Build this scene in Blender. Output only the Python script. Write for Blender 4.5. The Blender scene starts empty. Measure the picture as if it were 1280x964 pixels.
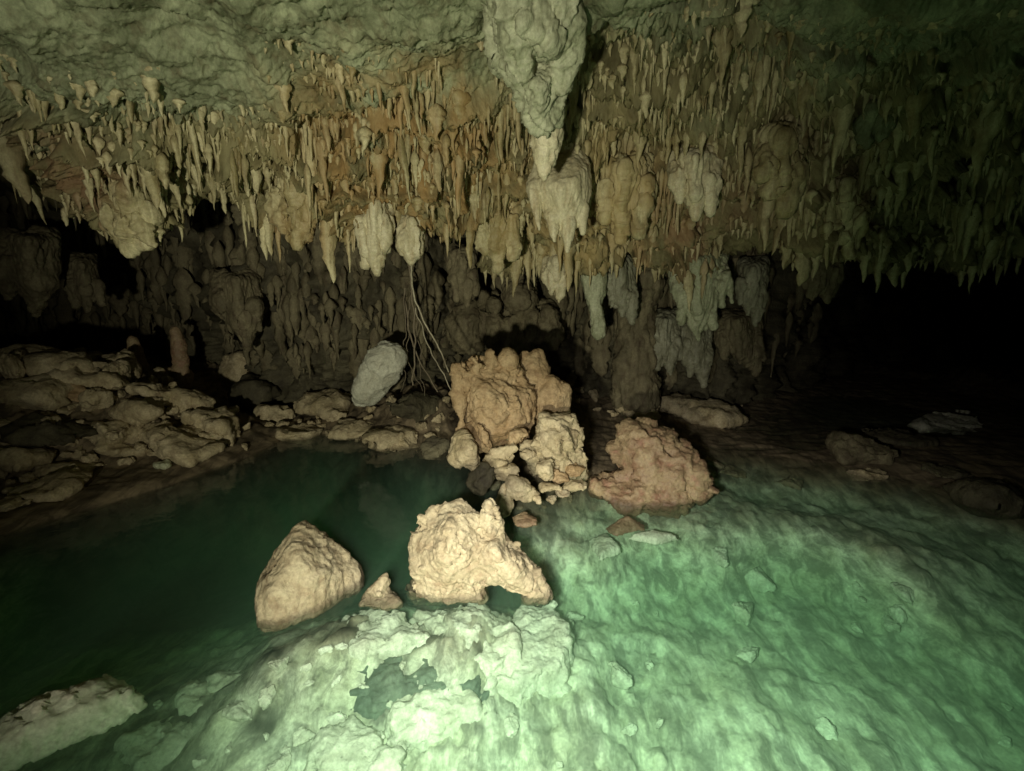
import bpy, math, random
import numpy as np

random.seed(7)
rng = np.random.default_rng(11)
scene = bpy.context.scene
col = scene.collection

# ------------------------------------------------------------------ camera geometry
FPX = 600.0
CAMZ = 1.6
PITCH = math.radians(11.0)
CA, SA = math.cos(PITCH), math.sin(PITCH)

def ray(px, py):
    x = (px - 640.0) / FPX
    y = -(py - 482.0) / FPX
    return np.array([x, CA + y * SA, -SA + y * CA])

def at(px, py, Y):
    d = ray(px, py)
    return np.array([0, 0, CAMZ]) + d * (Y / d[1])

def onz(px, py, z=0.0):
    d = ray(px, py)
    return np.array([0, 0, CAMZ]) + d * ((z - CAMZ) / d[2])

def project(P):
    P = np.asarray(P, float)
    q = P - np.array([0, 0, CAMZ])
    f = q[..., 1] * CA - q[..., 2] * SA
    u = q[..., 1] * SA + q[..., 2] * CA
    return 640 + FPX * q[..., 0] / f, 482 - FPX * u / f

# ------------------------------------------------------------------ numpy noise
_perm = np.random.default_rng(5).permutation(256)
_perm = np.concatenate([_perm, _perm, _perm])
_g = np.random.default_rng(6).normal(size=(256, 3))
_g /= np.linalg.norm(_g, axis=1)[:, None]

def perlin(P):
    P = np.asarray(P, float)
    i = np.floor(P).astype(int)
    f = P - i
    i &= 255
    w = f * f * f * (f * (f * 6 - 15) + 10)
    out = 0
    for dx in (0, 1):
        wx = w[:, 0] if dx else 1 - w[:, 0]
        for dy in (0, 1):
            wy = w[:, 1] if dy else 1 - w[:, 1]
            for dz in (0, 1):
                wz = w[:, 2] if dz else 1 - w[:, 2]
                h = _perm[_perm[_perm[(i[:, 0] + dx) & 255] + ((i[:, 1] + dy) & 255)] + ((i[:, 2] + dz) & 255)]
                g = _g[h]
                out = out + wx * wy * wz * (g[:, 0] * (f[:, 0] - dx) + g[:, 1] * (f[:, 1] - dy) + g[:, 2] * (f[:, 2] - dz))
    return out * 1.5

def fbm(P, o=4, gain=0.5):
    a, s, r = 1.0, 0.0, 0
    P = np.asarray(P, float)
    for k in range(o):
        r = r + a * perlin(P + 17.3 * k)
        P = P * 2.03
        a *= gain
    return r

def ridged(P, o=3):
    a, r = 1.0, 0
    P = np.asarray(P, float)
    for k in range(o):
        r = r + a * (1 - 2 * np.abs(perlin(P + 9.1 * k)))
        P = P * 2.07
        a *= 0.5
    return r

_wj = np.random.default_rng(8).random((256, 3))
def worley(P):
    """distance to nearest and second nearest feature point"""
    P = np.asarray(P, float)
    i = np.floor(P).astype(int)
    f = P - i
    d1 = np.full(len(P), 9.0)
    d2 = np.full(len(P), 9.0)
    for dx in (-1, 0, 1):
        for dy in (-1, 0, 1):
            for dz in (-1, 0, 1):
                h = _perm[_perm[_perm[(i[:, 0] + dx) & 255] + ((i[:, 1] + dy) & 255)] + ((i[:, 2] + dz) & 255)]
                q = _wj[h] + np.array([dx, dy, dz]) - f
                d = np.sqrt((q * q).sum(1))
                m = d < d1
                d2 = np.where(m, d1, np.minimum(d2, d))
                d1 = np.where(m, d, d1)
    return d1, d2

def chips(P):
    """faceted, chipped-stone relief: every cell is cut by its own tilted plane"""
    P = np.asarray(P, float)
    i = np.floor(P).astype(int)
    f = P - i
    d1 = np.full(len(P), 9.0)
    best = np.zeros((len(P), 3)); bh = np.zeros(len(P), int)
    for dx in (-1, 0, 1):
        for dy in (-1, 0, 1):
            for dz in (-1, 0, 1):
                h = _perm[_perm[_perm[(i[:, 0] + dx) & 255] + ((i[:, 1] + dy) & 255)] + ((i[:, 2] + dz) & 255)]
                q = _wj[h] + np.array([dx, dy, dz]) - f
                d = (q * q).sum(1)
                m = d < d1
                d1 = np.where(m, d, d1)
                best[m] = q[m]; bh[m] = h[m]
    return (best * _g[bh]).sum(1) + (_wj[bh, 0] - .5) * .5

def sstep(a, b, x):
    t = np.clip((x - a) / (b - a), 0, 1)
    return t * t * (3 - 2 * t)

# ------------------------------------------------------------------ object helpers
def mesh_from(name, V, Fc, mat, smooth=True):
    me = bpy.data.meshes.new(name)
    V = np.asarray(V, dtype=np.float32)
    me.from_pydata(V.tolist(), [], Fc.tolist() if hasattr(Fc, 'tolist') else Fc)
    me.update()
    if mat:
        me.materials.append(mat)
    if smooth:
        me.polygons.foreach_set('use_smooth', [True] * len(me.polygons))
    return me

def link(name, me, parent=None):
    o = bpy.data.objects.new(name, me)
    col.objects.link(o)
    if parent:
        o.parent = parent
    return o

def tag(o, label, cat, group=None, kind=None):
    if label: o['label'] = label
    if cat: o['category'] = cat
    if group: o['group'] = group
    if kind: o['kind'] = kind
    return o

# ------------------------------------------------------------------ materials
def node(nt, t, **kw):
    n = nt.nodes.new(t)
    for k, v in kw.items():
        if k in n.inputs.keys():
            n.inputs[k].default_value = v
        else:
            setattr(n, k, v)
    return n

def rock_mat(name, mid, light, stain, rough=0.75, bump=1.0, streak=1.0, nscale=3.0, warm=0.0, wet=0.0, algae=0.0):
    m = bpy.data.materials.new(name)
    m.use_nodes = True
    nt = m.node_tree
    L = nt.links.new
    bs = nt.nodes['Principled BSDF']
    geo = node(nt, 'ShaderNodeNewGeometry')
    mp = node(nt, 'ShaderNodeMapping')
    mp.inputs['Scale'].default_value = (1, 1, 1.0 / streak)
    L(geo.outputs['Position'], mp.inputs['Vector'])
    n1 = node(nt, 'ShaderNodeTexNoise', Scale=nscale, Detail=9.0, Roughness=0.62, Distortion=0.6)
    L(mp.outputs[0], n1.inputs['Vector'])
    r1 = node(nt, 'ShaderNodeMapRange')
    r1.inputs[1].default_value = 0.36; r1.inputs[2].default_value = 0.64
    L(n1.outputs[0], r1.inputs[0])
    mx = node(nt, 'ShaderNodeMix', data_type='RGBA')
    mx.inputs[6].default_value = (*mid, 1); mx.inputs[7].default_value = (*light, 1)
    L(r1.outputs[0], mx.inputs[0])
    n2 = node(nt, 'ShaderNodeTexNoise', Scale=nscale * 3.1, Detail=6.0, Roughness=0.6)
    L(mp.outputs[0], n2.inputs['Vector'])
    r2 = node(nt, 'ShaderNodeMapRange')
    r2.inputs[1].default_value = 0.50; r2.inputs[2].default_value = 0.72
    r2.inputs[4].default_value = 0.75
    L(n2.outputs[0], r2.inputs[0])
    mx2 = node(nt, 'ShaderNodeMix', data_type='RGBA')
    mx2.inputs[7].default_value = (*stain, 1)
    L(r2.outputs[0], mx2.inputs[0]); L(mx.outputs[2], mx2.inputs[6])
    out = mx2.outputs[2]
    # fine speckle / pores
    n3 = node(nt, 'ShaderNodeTexNoise', Scale=55.0, Detail=4.0, Roughness=0.7)
    L(geo.outputs['Position'], n3.inputs['Vector'])
    r3 = node(nt, 'ShaderNodeMapRange')
    r3.inputs[1].default_value = 0.3; r3.inputs[2].default_value = 0.7
    r3.inputs[3].default_value = 0.72; r3.inputs[4].default_value = 1.18
    L(n3.outputs[0], r3.inputs[0])
    ml = node(nt, 'ShaderNodeMix', data_type='RGBA', blend_type='MULTIPLY')
    ml.inputs[0].default_value = 1.0
    L(out, ml.inputs[6]); L(r3.outputs[0], ml.inputs[7])
    out = ml.outputs[2]
    if warm > 0 and 'limestone' in name:
        at_ = node(nt, 'ShaderNodeAttribute', attribute_name='drip')
        dc = node(nt, 'ShaderNodeMix', data_type='RGBA')
        dc.inputs[6].default_value = (0.10, 0.085, 0.038, 1); dc.inputs[7].default_value = (0.27, 0.235, 0.115, 1)  # dripstone colour, darkened to carry the shade between stalactites
        L(r1.outputs[0], dc.inputs[0])
        dm = node(nt, 'ShaderNodeMix', data_type='RGBA')
        L(at_.outputs['Fac'], dm.inputs[0]); L(out, dm.inputs[6]); L(dc.outputs[2], dm.inputs[7])
        out = dm.outputs[2]
    # iron-stained zones of the cave roof, placed in world space
    zones = [((-0.75, 3.8, 2.5), 1.25, (0.34, 0.205, 0.075), 0.8),
             ((-1.75, 4.2, 2.0), 0.45, (0.42, 0.22, 0.08), 0.6),
             ((0.7, 4.4, 2.2), 1.2, (0.46, 0.34, 0.15), 0.7),
             ((1.6, 4.4, 2.1), 0.9, (0.30, 0.16, 0.09), 0.5),
             ((-3.2, 3.6, 2.5), 0.7, (0.26, 0.13, 0.07), 0.6)] if warm > 0 else []
    for c, rad, rgb, amt in zones:
        vd = node(nt, 'ShaderNodeVectorMath', operation='DISTANCE')
        vd.inputs[1].default_value = c
        L(geo.outputs['Position'], vd.inputs[0])
        mr = node(nt, 'ShaderNodeMapRange', interpolation_type='SMOOTHSTEP')
        mr.inputs[1].default_value = rad; mr.inputs[2].default_value = rad * 0.25
        mr.inputs[3].default_value = 0.0; mr.inputs[4].default_value = amt * warm
        L(vd.outputs['Value'], mr.inputs[0])
        mm = node(nt, 'ShaderNodeMath', operation='MULTIPLY')
        L(mr.outputs[0], mm.inputs[0])
        nn = node(nt, 'ShaderNodeTexNoise', Scale=5.5, Detail=5.0)
        L(mp.outputs[0], nn.inputs['Vector'])
        rr = node(nt, 'ShaderNodeMapRange')
        rr.inputs[1].default_value = 0.38; rr.inputs[2].default_value = 0.58
        L(nn.outputs[0], rr.inputs[0])
        L(rr.outputs[0], mm.inputs[1])
        mz = node(nt, 'ShaderNodeMix', data_type='RGBA')
        mz.inputs[7].default_value = (*rgb, 1)
        L(mm.outputs[0], mz.inputs[0]); L(out, mz.inputs[6])
        out = mz.outputs[2]
    if 'pool rock' in name or 'mound' in name or 'rubble' in name:
        sp = node(nt, 'ShaderNodeSeparateXYZ'); L(geo.outputs['Position'], sp.inputs[0])
        wj = node(nt, 'ShaderNodeMath', operation='MULTIPLY_ADD'); L(n2.outputs[0], wj.inputs[0]); wj.inputs[1].default_value = -.05; L(sp.outputs[2], wj.inputs[2])
        wr = node(nt, 'ShaderNodeMapRange', interpolation_type='SMOOTHSTEP')
        wr.inputs[1].default_value = -.02; wr.inputs[2].default_value = .02; wr.inputs[3].default_value = .5
        L(wj.outputs[0], wr.inputs[0])
        wm = node(nt, 'ShaderNodeMix', data_type='RGBA', blend_type='MULTIPLY'); wm.inputs[0].default_value = 1
        L(out, wm.inputs[6]); L(wr.outputs[0], wm.inputs[7])
        out = wm.outputs[2]
    L(out, bs.inputs['Base Color'])
    rr = node(nt, 'ShaderNodeMapRange')
    rr.inputs[3].default_value = max(0.2, rough - 0.18 - wet * 0.2); rr.inputs[4].default_value = min(1, rough + 0.15)
    L(n1.outputs[0], rr.inputs[0]); L(rr.outputs[0], bs.inputs['Roughness'])
    bs.inputs['Specular IOR Level'].default_value = 0.25 + 0.3 * wet
    # bump chain
    b1 = node(nt, 'ShaderNodeBump', Strength=min(1, 0.55 * bump), Distance=0.03)
    nb = node(nt, 'ShaderNodeTexNoise', Scale=14.0, Detail=8.0, Roughness=0.65, Distortion=0.4)
    L(mp.outputs[0], nb.inputs['Vector'])
    L(nb.outputs[0], b1.inputs['Height'])
    b2 = node(nt, 'ShaderNodeBump', Strength=min(1, 0.45 * bump), Distance=0.008)
    vb = node(nt, 'ShaderNodeTexVoronoi', Scale=38.0)
    L(mp.outputs[0], vb.inputs['Vector'])
    L(vb.outputs['Distance'], b2.inputs['Height']); L(b1.outputs[0], b2.inputs['Normal'])
    L(b2.outputs[0], bs.inputs['Normal'])
    return m

M_ceil = rock_mat('cave limestone', (0.15, 0.165, 0.09), (0.34, 0.365, 0.22), (0.11, 0.09, 0.045), warm=1.0, streak=2.0, nscale=3.6, rough=0.7)  # green of the roof colour stands for light bounced off the water
M_stal = rock_mat('dripstone', (0.27, 0.225, 0.10), (0.60, 0.54, 0.32), (0.17, 0.11, 0.045), warm=1.0, streak=5.0, nscale=5.0, rough=0.62, bump=0.7, wet=0.3)
M_pale = rock_mat('pale flowstone', (0.30, 0.315, 0.19), (0.50, 0.505, 0.34), (0.20, 0.20, 0.12), streak=2.2, nscale=5.0, rough=0.6, bump=0.9, wet=0.4)
M_drape = rock_mat('cream drapery', (0.52, 0.46, 0.28), (0.68, 0.62, 0.42), (0.36, 0.26, 0.13), streak=5.0, nscale=5.0, rough=0.55, bump=0.6, wet=0.4)
M_grey = rock_mat('grey dripstone', (0.21, 0.20, 0.13), (0.36, 0.35, 0.25), (0.12, 0.11, 0.07), streak=3.0, nscale=4.0, rough=0.6, bump=0.7, wet=0.3)
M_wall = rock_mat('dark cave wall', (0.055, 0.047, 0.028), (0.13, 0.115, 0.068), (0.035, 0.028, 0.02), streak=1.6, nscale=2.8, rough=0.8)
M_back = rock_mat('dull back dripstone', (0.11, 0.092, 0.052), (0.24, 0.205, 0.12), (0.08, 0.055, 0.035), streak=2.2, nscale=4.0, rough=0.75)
M_tan = rock_mat('tan boulder', (0.33, 0.22, 0.11), (0.47, 0.35, 0.20), (0.20, 0.12, 0.06), nscale=4.0, rough=0.7, bump=1.1)
M_cream = rock_mat('cream pool rock', (0.30, 0.24, 0.145), (0.42, 0.36, 0.235), (0.20, 0.14, 0.08), nscale=5.0, rough=0.8, bump=1.2)
M_rub = rock_mat('rubble stone', (0.37, 0.30, 0.17), (0.56, 0.47, 0.30), (0.20, 0.14, 0.08), nscale=4.0, rough=0.75)
M_red = rock_mat('reddish mound', (0.24, 0.155, 0.09), (0.36, 0.27, 0.15), (0.28, 0.13, 0.085), nscale=4.0, rough=0.65, wet=0.5)
M_sub = rock_mat('submerged stone', (0.45, 0.44, 0.34), (0.66, 0.66, 0.54), (0.24, 0.25, 0.18), nscale=4.0, rough=0.9)
M_deep = rock_mat('dark hollow stone', (0.07, 0.09, 0.07), (0.17, 0.20, 0.15), (0.05, 0.055, 0.045))  # stone coloured dark to carry on the painted shade of the hollow
M_white = rock_mat('chalky boulder', (0.42, 0.41, 0.31), (0.58, 0.57, 0.45), (0.36, 0.33, 0.24), nscale=3.0, rough=0.85, bump=0.6)

def floor_mat():
    m = rock_mat('pool floor', (0.46, 0.46, 0.33), (0.70, 0.70, 0.56), (0.30, 0.31, 0.20), nscale=2.6, rough=0.9, bump=.45)
    nt = m.node_tree
    L = nt.links.new
    bs = nt.nodes['Principled BSDF']
    src = bs.inputs['Base Color'].links[0].from_socket
    geo = node(nt, 'ShaderNodeNewGeometry')
    sp = node(nt, 'ShaderNodeSeparateXYZ')
    L(geo.outputs['Position'], sp.inputs[0])
    # brown cave mud above and just under the waterline
    nz = node(nt, 'ShaderNodeTexNoise', Scale=3.0, Detail=5.0)
    L(geo.outputs['Position'], nz.inputs['Vector'])
    ad = node(nt, 'ShaderNodeMath', operation='MULTIPLY_ADD')
    L(nz.outputs[0], ad.inputs[0]); ad.inputs[1].default_value = 0.16; L(sp.outputs[2], ad.inputs[2])
    mr = node(nt, 'ShaderNodeMapRange', interpolation_type='SMOOTHSTEP')
    mr.inputs[1].default_value = -0.14; mr.inputs[2].default_value = 0.04
    L(ad.outputs[0], mr.inputs[0])
    n2 = node(nt, 'ShaderNodeTexNoise', Scale=4.0, Detail=7.0)
    L(geo.outputs['Position'], n2.inputs['Vector'])
    mud = node(nt, 'ShaderNodeMix', data_type='RGBA')
    mud.inputs[6].default_value = (0.13, 0.10, 0.06, 1); mud.inputs[7].default_value = (0.30, 0.235, 0.145, 1)
    L(n2.outputs[0], mud.inputs[0])
    mx = node(nt, 'ShaderNodeMix', data_type='RGBA')
    L(mr.outputs[0], mx.inputs[0]); L(src, mx.inputs[6]); L(mud.outputs[2], mx.inputs[7])
    at_ = node(nt, 'ShaderNodeAttribute', attribute_name='painted_gloom')  # floor colour darkened where the pool is unlit and in shaded hollows
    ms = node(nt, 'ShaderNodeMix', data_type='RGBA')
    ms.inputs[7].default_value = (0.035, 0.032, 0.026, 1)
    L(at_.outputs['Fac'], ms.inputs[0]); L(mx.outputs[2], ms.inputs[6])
    # dark algae film in patches
    mp4 = node(nt, 'ShaderNodeMapping'); mp4.inputs['Rotation'].default_value = (0, 0, -.53); mp4.inputs['Scale'].default_value = (1.0, .33, 1)
    L(geo.outputs['Position'], mp4.inputs['Vector'])
    n4 = node(nt, 'ShaderNodeTexNoise', Scale=10.0, Detail=8.0, Roughness=0.65, Distortion=0.6)
    L(mp4.outputs[0], n4.inputs['Vector'])
    r4 = node(nt, 'ShaderNodeMapRange'); r4.inputs[1].default_value = .42; r4.inputs[2].default_value = .60
    r4.inputs[3].default_value = .42; r4.inputs[4].default_value = 1.1
    L(n4.outputs[0], r4.inputs[0])
    m4 = node(nt, 'ShaderNodeMix', data_type='RGBA', blend_type='MULTIPLY'); m4.inputs[0].default_value = 1
    L(ms.outputs[2], m4.inputs[6]); L(r4.outputs[0], m4.inputs[7])
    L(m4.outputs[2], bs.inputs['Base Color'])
    return m
M_floor = floor_mat()

def root_mat():
    m = bpy.data.materials.new('dry root bark')
    m.use_nodes = True
    nt = m.node_tree
    bs = nt.nodes['Principled BSDF']
    n = node(nt, 'ShaderNodeTexNoise', Scale=20.0, Detail=4.0)
    mx = node(nt, 'ShaderNodeMix', data_type='RGBA')
    mx.inputs[6].default_value = (0.12, 0.09, 0.05, 1); mx.inputs[7].default_value = (0.30, 0.25, 0.17, 1)
    nt.links.new(n.outputs[0], mx.inputs[0]); nt.links.new(mx.outputs[2], bs.inputs['Base Color'])
    bs.inputs['Roughness'].default_value = 0.8
    return m
M_root = root_mat()
M_pale_root = rock_mat('pale root bark', (0.34, 0.30, 0.20), (0.50, 0.45, 0.32), (0.25, 0.2, 0.13), bump=.3)

WATER_ABS = 0.60
WATER_SCAT = 0.20
def water_mat():
    m = bpy.data.materials.new('green cave water')
    m.use_nodes = True
    nt = m.node_tree
    nt.nodes.clear()
    L = nt.links.new
    out = node(nt, 'ShaderNodeOutputMaterial')
    tr = node(nt, 'ShaderNodeBsdfTransparent')
    tr.inputs[0].default_value = (0.98, 1.0, 0.99, 1)
    gl = node(nt, 'ShaderNodeBsdfGlossy', Roughness=0.05)
    mx = node(nt, 'ShaderNodeMixShader')
    geo = node(nt, 'ShaderNodeNewGeometry')
    n = node(nt, 'ShaderNodeTexNoise', Scale=7.0, Detail=3.0, Distortion=0.5)
    L(geo.outputs['Position'], n.inputs['Vector'])
    b = node(nt, 'ShaderNodeBump', Strength=0.25, Distance=0.012)
    L(n.outputs[0], b.inputs['Height'])
    L(b.outputs[0], gl.inputs['Normal'])
    dt = node(nt, 'ShaderNodeVectorMath', operation='DOT_PRODUCT')
    L(geo.outputs['Incoming'], dt.inputs[0]); L(b.outputs[0], dt.inputs[1])
    ab = node(nt, 'ShaderNodeMath', operation='ABSOLUTE'); L(dt.outputs['Value'], ab.inputs[0])
    om = node(nt, 'ShaderNodeMath', operation='SUBTRACT'); om.inputs[0].default_value = 1.0; L(ab.outputs[0], om.inputs[1])
    pw = node(nt, 'ShaderNodeMath', operation='POWER'); L(om.outputs[0], pw.inputs[0]); pw.inputs[1].default_value = 5.0
    fr = node(nt, 'ShaderNodeMath', operation='MULTIPLY_ADD'); L(pw.outputs[0], fr.inputs[0])
    fr.inputs[1].default_value = 0.98; fr.inputs[2].default_value = 0.02
    L(fr.outputs[0], mx.inputs[0]); L(tr.outputs[0], mx.inputs[1]); L(gl.outputs[0], mx.inputs[2])
    L(mx.outputs[0], out.inputs['Surface'])
    va = node(nt, 'ShaderNodeVolumeAbsorption', Density=WATER_ABS)
    va.inputs[0].default_value = (0.25, 0.93, 0.50, 1)
    vs = node(nt, 'ShaderNodeVolumeScatter', Density=WATER_SCAT)
    vs.inputs[0].default_value = (0.74, 1.0, 0.80, 1)
    ads = node(nt, 'ShaderNodeAddShader')
    L(va.outputs[0], ads.inputs[0]); L(vs.outputs[0], ads.inputs[1])
    L(ads.outputs[0], out.inputs['Volume'])
    return m
M_water = water_mat()

# ------------------------------------------------------------------ cave roof and wall sheet
#        px    smoothEnd(py,Y)  mid(py,Y)     lip(py,Y)    back wall Y
COLS = [(-900, (120, 3.0), (170, 3.4), (230, 3.8), 5.6),
        (-400, (90, 3.0), (130, 3.5), (180, 3.9), 6.2),
        (-120, (95, 3.1), (130, 3.6), (175, 4.0), 6.6),
        (0,    (118, 3.2), (160, 3.6), (200, 4.0), 6.8),
        (60,   (135, 3.2), (190, 3.6), (245, 4.0), 7.4),
        (120,  (150, 3.2), (215, 3.6), (278, 3.9), 7.6),
        (200,  (160, 3.3), (228, 3.6), (288, 3.9), 7.4),
        (260,  (168, 3.4), (212, 3.8), (250, 4.2), 6.9),
        (330,  (170, 3.4), (225, 3.8), (285, 4.2), 6.0),
        (400,  (125, 3.3), (215, 3.8), (280, 4.2), 5.9),
        (470,  (105, 3.2), (205, 3.8), (300, 4.2), 5.9),
        (550,  (85, 3.2), (190, 3.8), (278, 4.4), 6.3),
        (620,  (90, 3.3), (210, 4.0), (335, 4.8), 6.6),
        (700,  (70, 3.3), (210, 4.1), (348, 4.9), 6.6),
        (780,  (40, 3.0), (190, 4.0), (325, 4.9), 6.4),
        (860,  (30, 2.9), (180, 3.9), (345, 4.9), 6.2),
        (930,  (50, 3.0), (180, 3.9), (300, 4.8), 6.2),
        (1000, (75, 3.1), (190, 3.8), (318, 4.5), 7.5),
        (1080, (75, 3.1), (190, 3.8), (330, 4.5), 9.5),
        (1180, (65, 3.1), (190, 3.8), (325, 4.5), 11.0),
        (1290, (60, 3.1), (190, 3.8), (320, 4.5), 12.0),
        (1500, (60, 3.1), (190, 3.7), (320, 4.3), 11.0),
        (1900, (60, 3.0), (190, 3.5), (320, 4.0), 8.0)]
PXS = np.array([c[0] for c in COLS], float)
grid = []
for px, s, mm, lp, yb in COLS:
    L_ = at(px, lp[0], lp[1])
    x0 = (px - 640) / 600.0
    rows = [np.array([x0 * 2.0, -2.2, 3.0]),
            np.array([x0 * 2.0, 0.4, 3.15]),
            at(px, 0, 2.6), at(px, *s), at(px, *mm), L_,
            np.array([x0 * (lp[1] + 0.6) * 1.0, lp[1] + 0.55, L_[2] + 0.45]),
            np.array([x0 * (yb - 0.3), yb - 0.35, L_[2] + 0.35]),
            np.array([x0 * yb, yb, 1.0]),
            np.array([x0 * (yb + 0.1), yb + 0.1, 0.3]),
            np.array([x0 * (yb + 0.1), yb + 0.1, -0.9])]
    grid.append(rows)
CG = np.array(grid)                       # cols, rows, 3
NC, NR = CG.shape[:2]

def cr_w(t):
    return np.stack([-0.5 * t + t * t - 0.5 * t ** 3, 1 - 2.5 * t * t + 1.5 * t ** 3,
                     0.5 * t + 2 * t * t - 1.5 * t ** 3, -0.5 * t * t + 0.5 * t ** 3], -1)

def surf0(px, v):
    """smooth control surface"""
    u = np.interp(px, PXS, np.arange(NC))
    iu = np.clip(np.floor(u).astype(int), 0, NC - 2); fu = u - iu
    iv = np.clip(np.floor(v).astype(int), 0, NR - 2); fv = v - iv
    wu, wv = cr_w(fu), cr_w(fv)
    P = 0
    for a in range(4):
        ia = np.clip(iu + a - 1, 0, NC - 1)
        for b in range(4):
            ib = np.clip(iv + b - 1, 0, NR - 1)
            P = P + (wu[:, a] * wv[:, b])[:, None] * CG[ia, ib]
    return P

def surf(px, v):
    px = np.asarray(px, float); v = np.asarray(v, float)
    P = surf0(px, v)
    e = 0.02
    du = surf0(px + 4, v) - surf0(px - 4, v)
    dv = surf0(px, np.minimum(v + e, NR - 1)) - surf0(px, np.maximum(v - e, 0))
    n = np.cross(du, dv)
    n /= np.linalg.norm(n, axis=1)[:, None] + 1e-9     # points into the cave (down / towards the viewer)
    flut = sstep(2.2, 3.7, v + 1.0 * fbm(P * 1.1, 3)) * (1 - sstep(5.4, 6.2, v))
    smooth = 1 - flut
    back = sstep(6.3, 7.3, v)
    d = 0.16 * fbm(P * 0.9 + 3, 2) + 0.07 * fbm(P * 2.6, 3)
    # wavy, scalloped smooth roof
    q = P * np.array([2.2, 7.0, 7.0]) + 0.6 * fbm(P * 2, 2)[:, None]
    d = d + smooth * (1 - back) * (0.022 * fbm(q, 4) + 0.030 * fbm(P * np.array([6, 11, 11]), 5, .6) + 0.010 * ridged(P * 22, 3) + .02 * chips(P * 6))
    # vertical flutes between stalactites
    l1, l2 = worley(P * np.array([1.7, 1.7, 1.3]) + .35 * fbm(P * 1.5, 2)[:, None])
    m1, m2 = worley(P * np.array([4.2, 4.2, 2.2]) + 7)
    d = d + flut * (0.46 * (.5 - l1) + 0.16 * (.5 - m1))
    tt = P[:, 2] / .27 + 1.1 * fbm(P * np.array([1.5, 1.5, .8]) + 5, 3)
    fr = tt - np.floor(tt)
    d = d + flut * 0.19 * ((1 - fr) * sstep(0, .12, fr) - .4)
    q = P * np.array([17.0, 17.0, 3.0])
    d = d + flut * (0.045 * ridged(q, 2) + 0.03 * ridged(P * np.array([27, 27, 7.0]), 2))
    # knobby dripping back wall
    w1, w2 = worley(P * np.array([6.5, 6.5, 3.6]) + 0.6 * fbm(P * 4, 2)[:, None])
    d = d + back * (0.20 * (0.55 - w1) + 0.09 * ridged(P * 6, 4) + 0.40 * fbm(P * np.array([1.6, 1.6, 1.1]), 3))
    return P + n * d[:, None], n

def sheet(name, px0, px1, nu, v0, v1, nv, mat, kind):
    pp = np.concatenate([np.linspace(-900, px0, 30)[:-1], np.linspace(px0, px1, nu), np.linspace(px1, 1900, 30)[1:]])
    vv = np.linspace(v0, v1, nv)
    U, Vv = np.meshgrid(pp, vv)
    P, n = surf(U.ravel(), Vv.ravel())
    w = len(pp)
    j, i = np.meshgrid(np.arange(nv - 1), np.arange(w - 1), indexing='ij')
    a = (j * w + i).ravel()
    F = np.stack([a, a + 1, a + w + 1, a + w], 1)
    me = mesh_from(name, P, F, mat)
    me.attributes.new('drip', 'FLOAT', 'POINT').data.foreach_set('value', sstep(2.3, 3.8, Vv.ravel() + 1.0 * fbm(P * 1.6, 4)).astype(np.float32))
    o = link(name, me)
    o['kind'] = kind
    return o

sheet('cave_ceiling', -200, 1450, 820, 0, 6.6, 520, M_ceil, 'structure')
sheet('cave_wall', -200, 1450, 420, 6.6, 10, 190, M_wall, 'structure')

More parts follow.
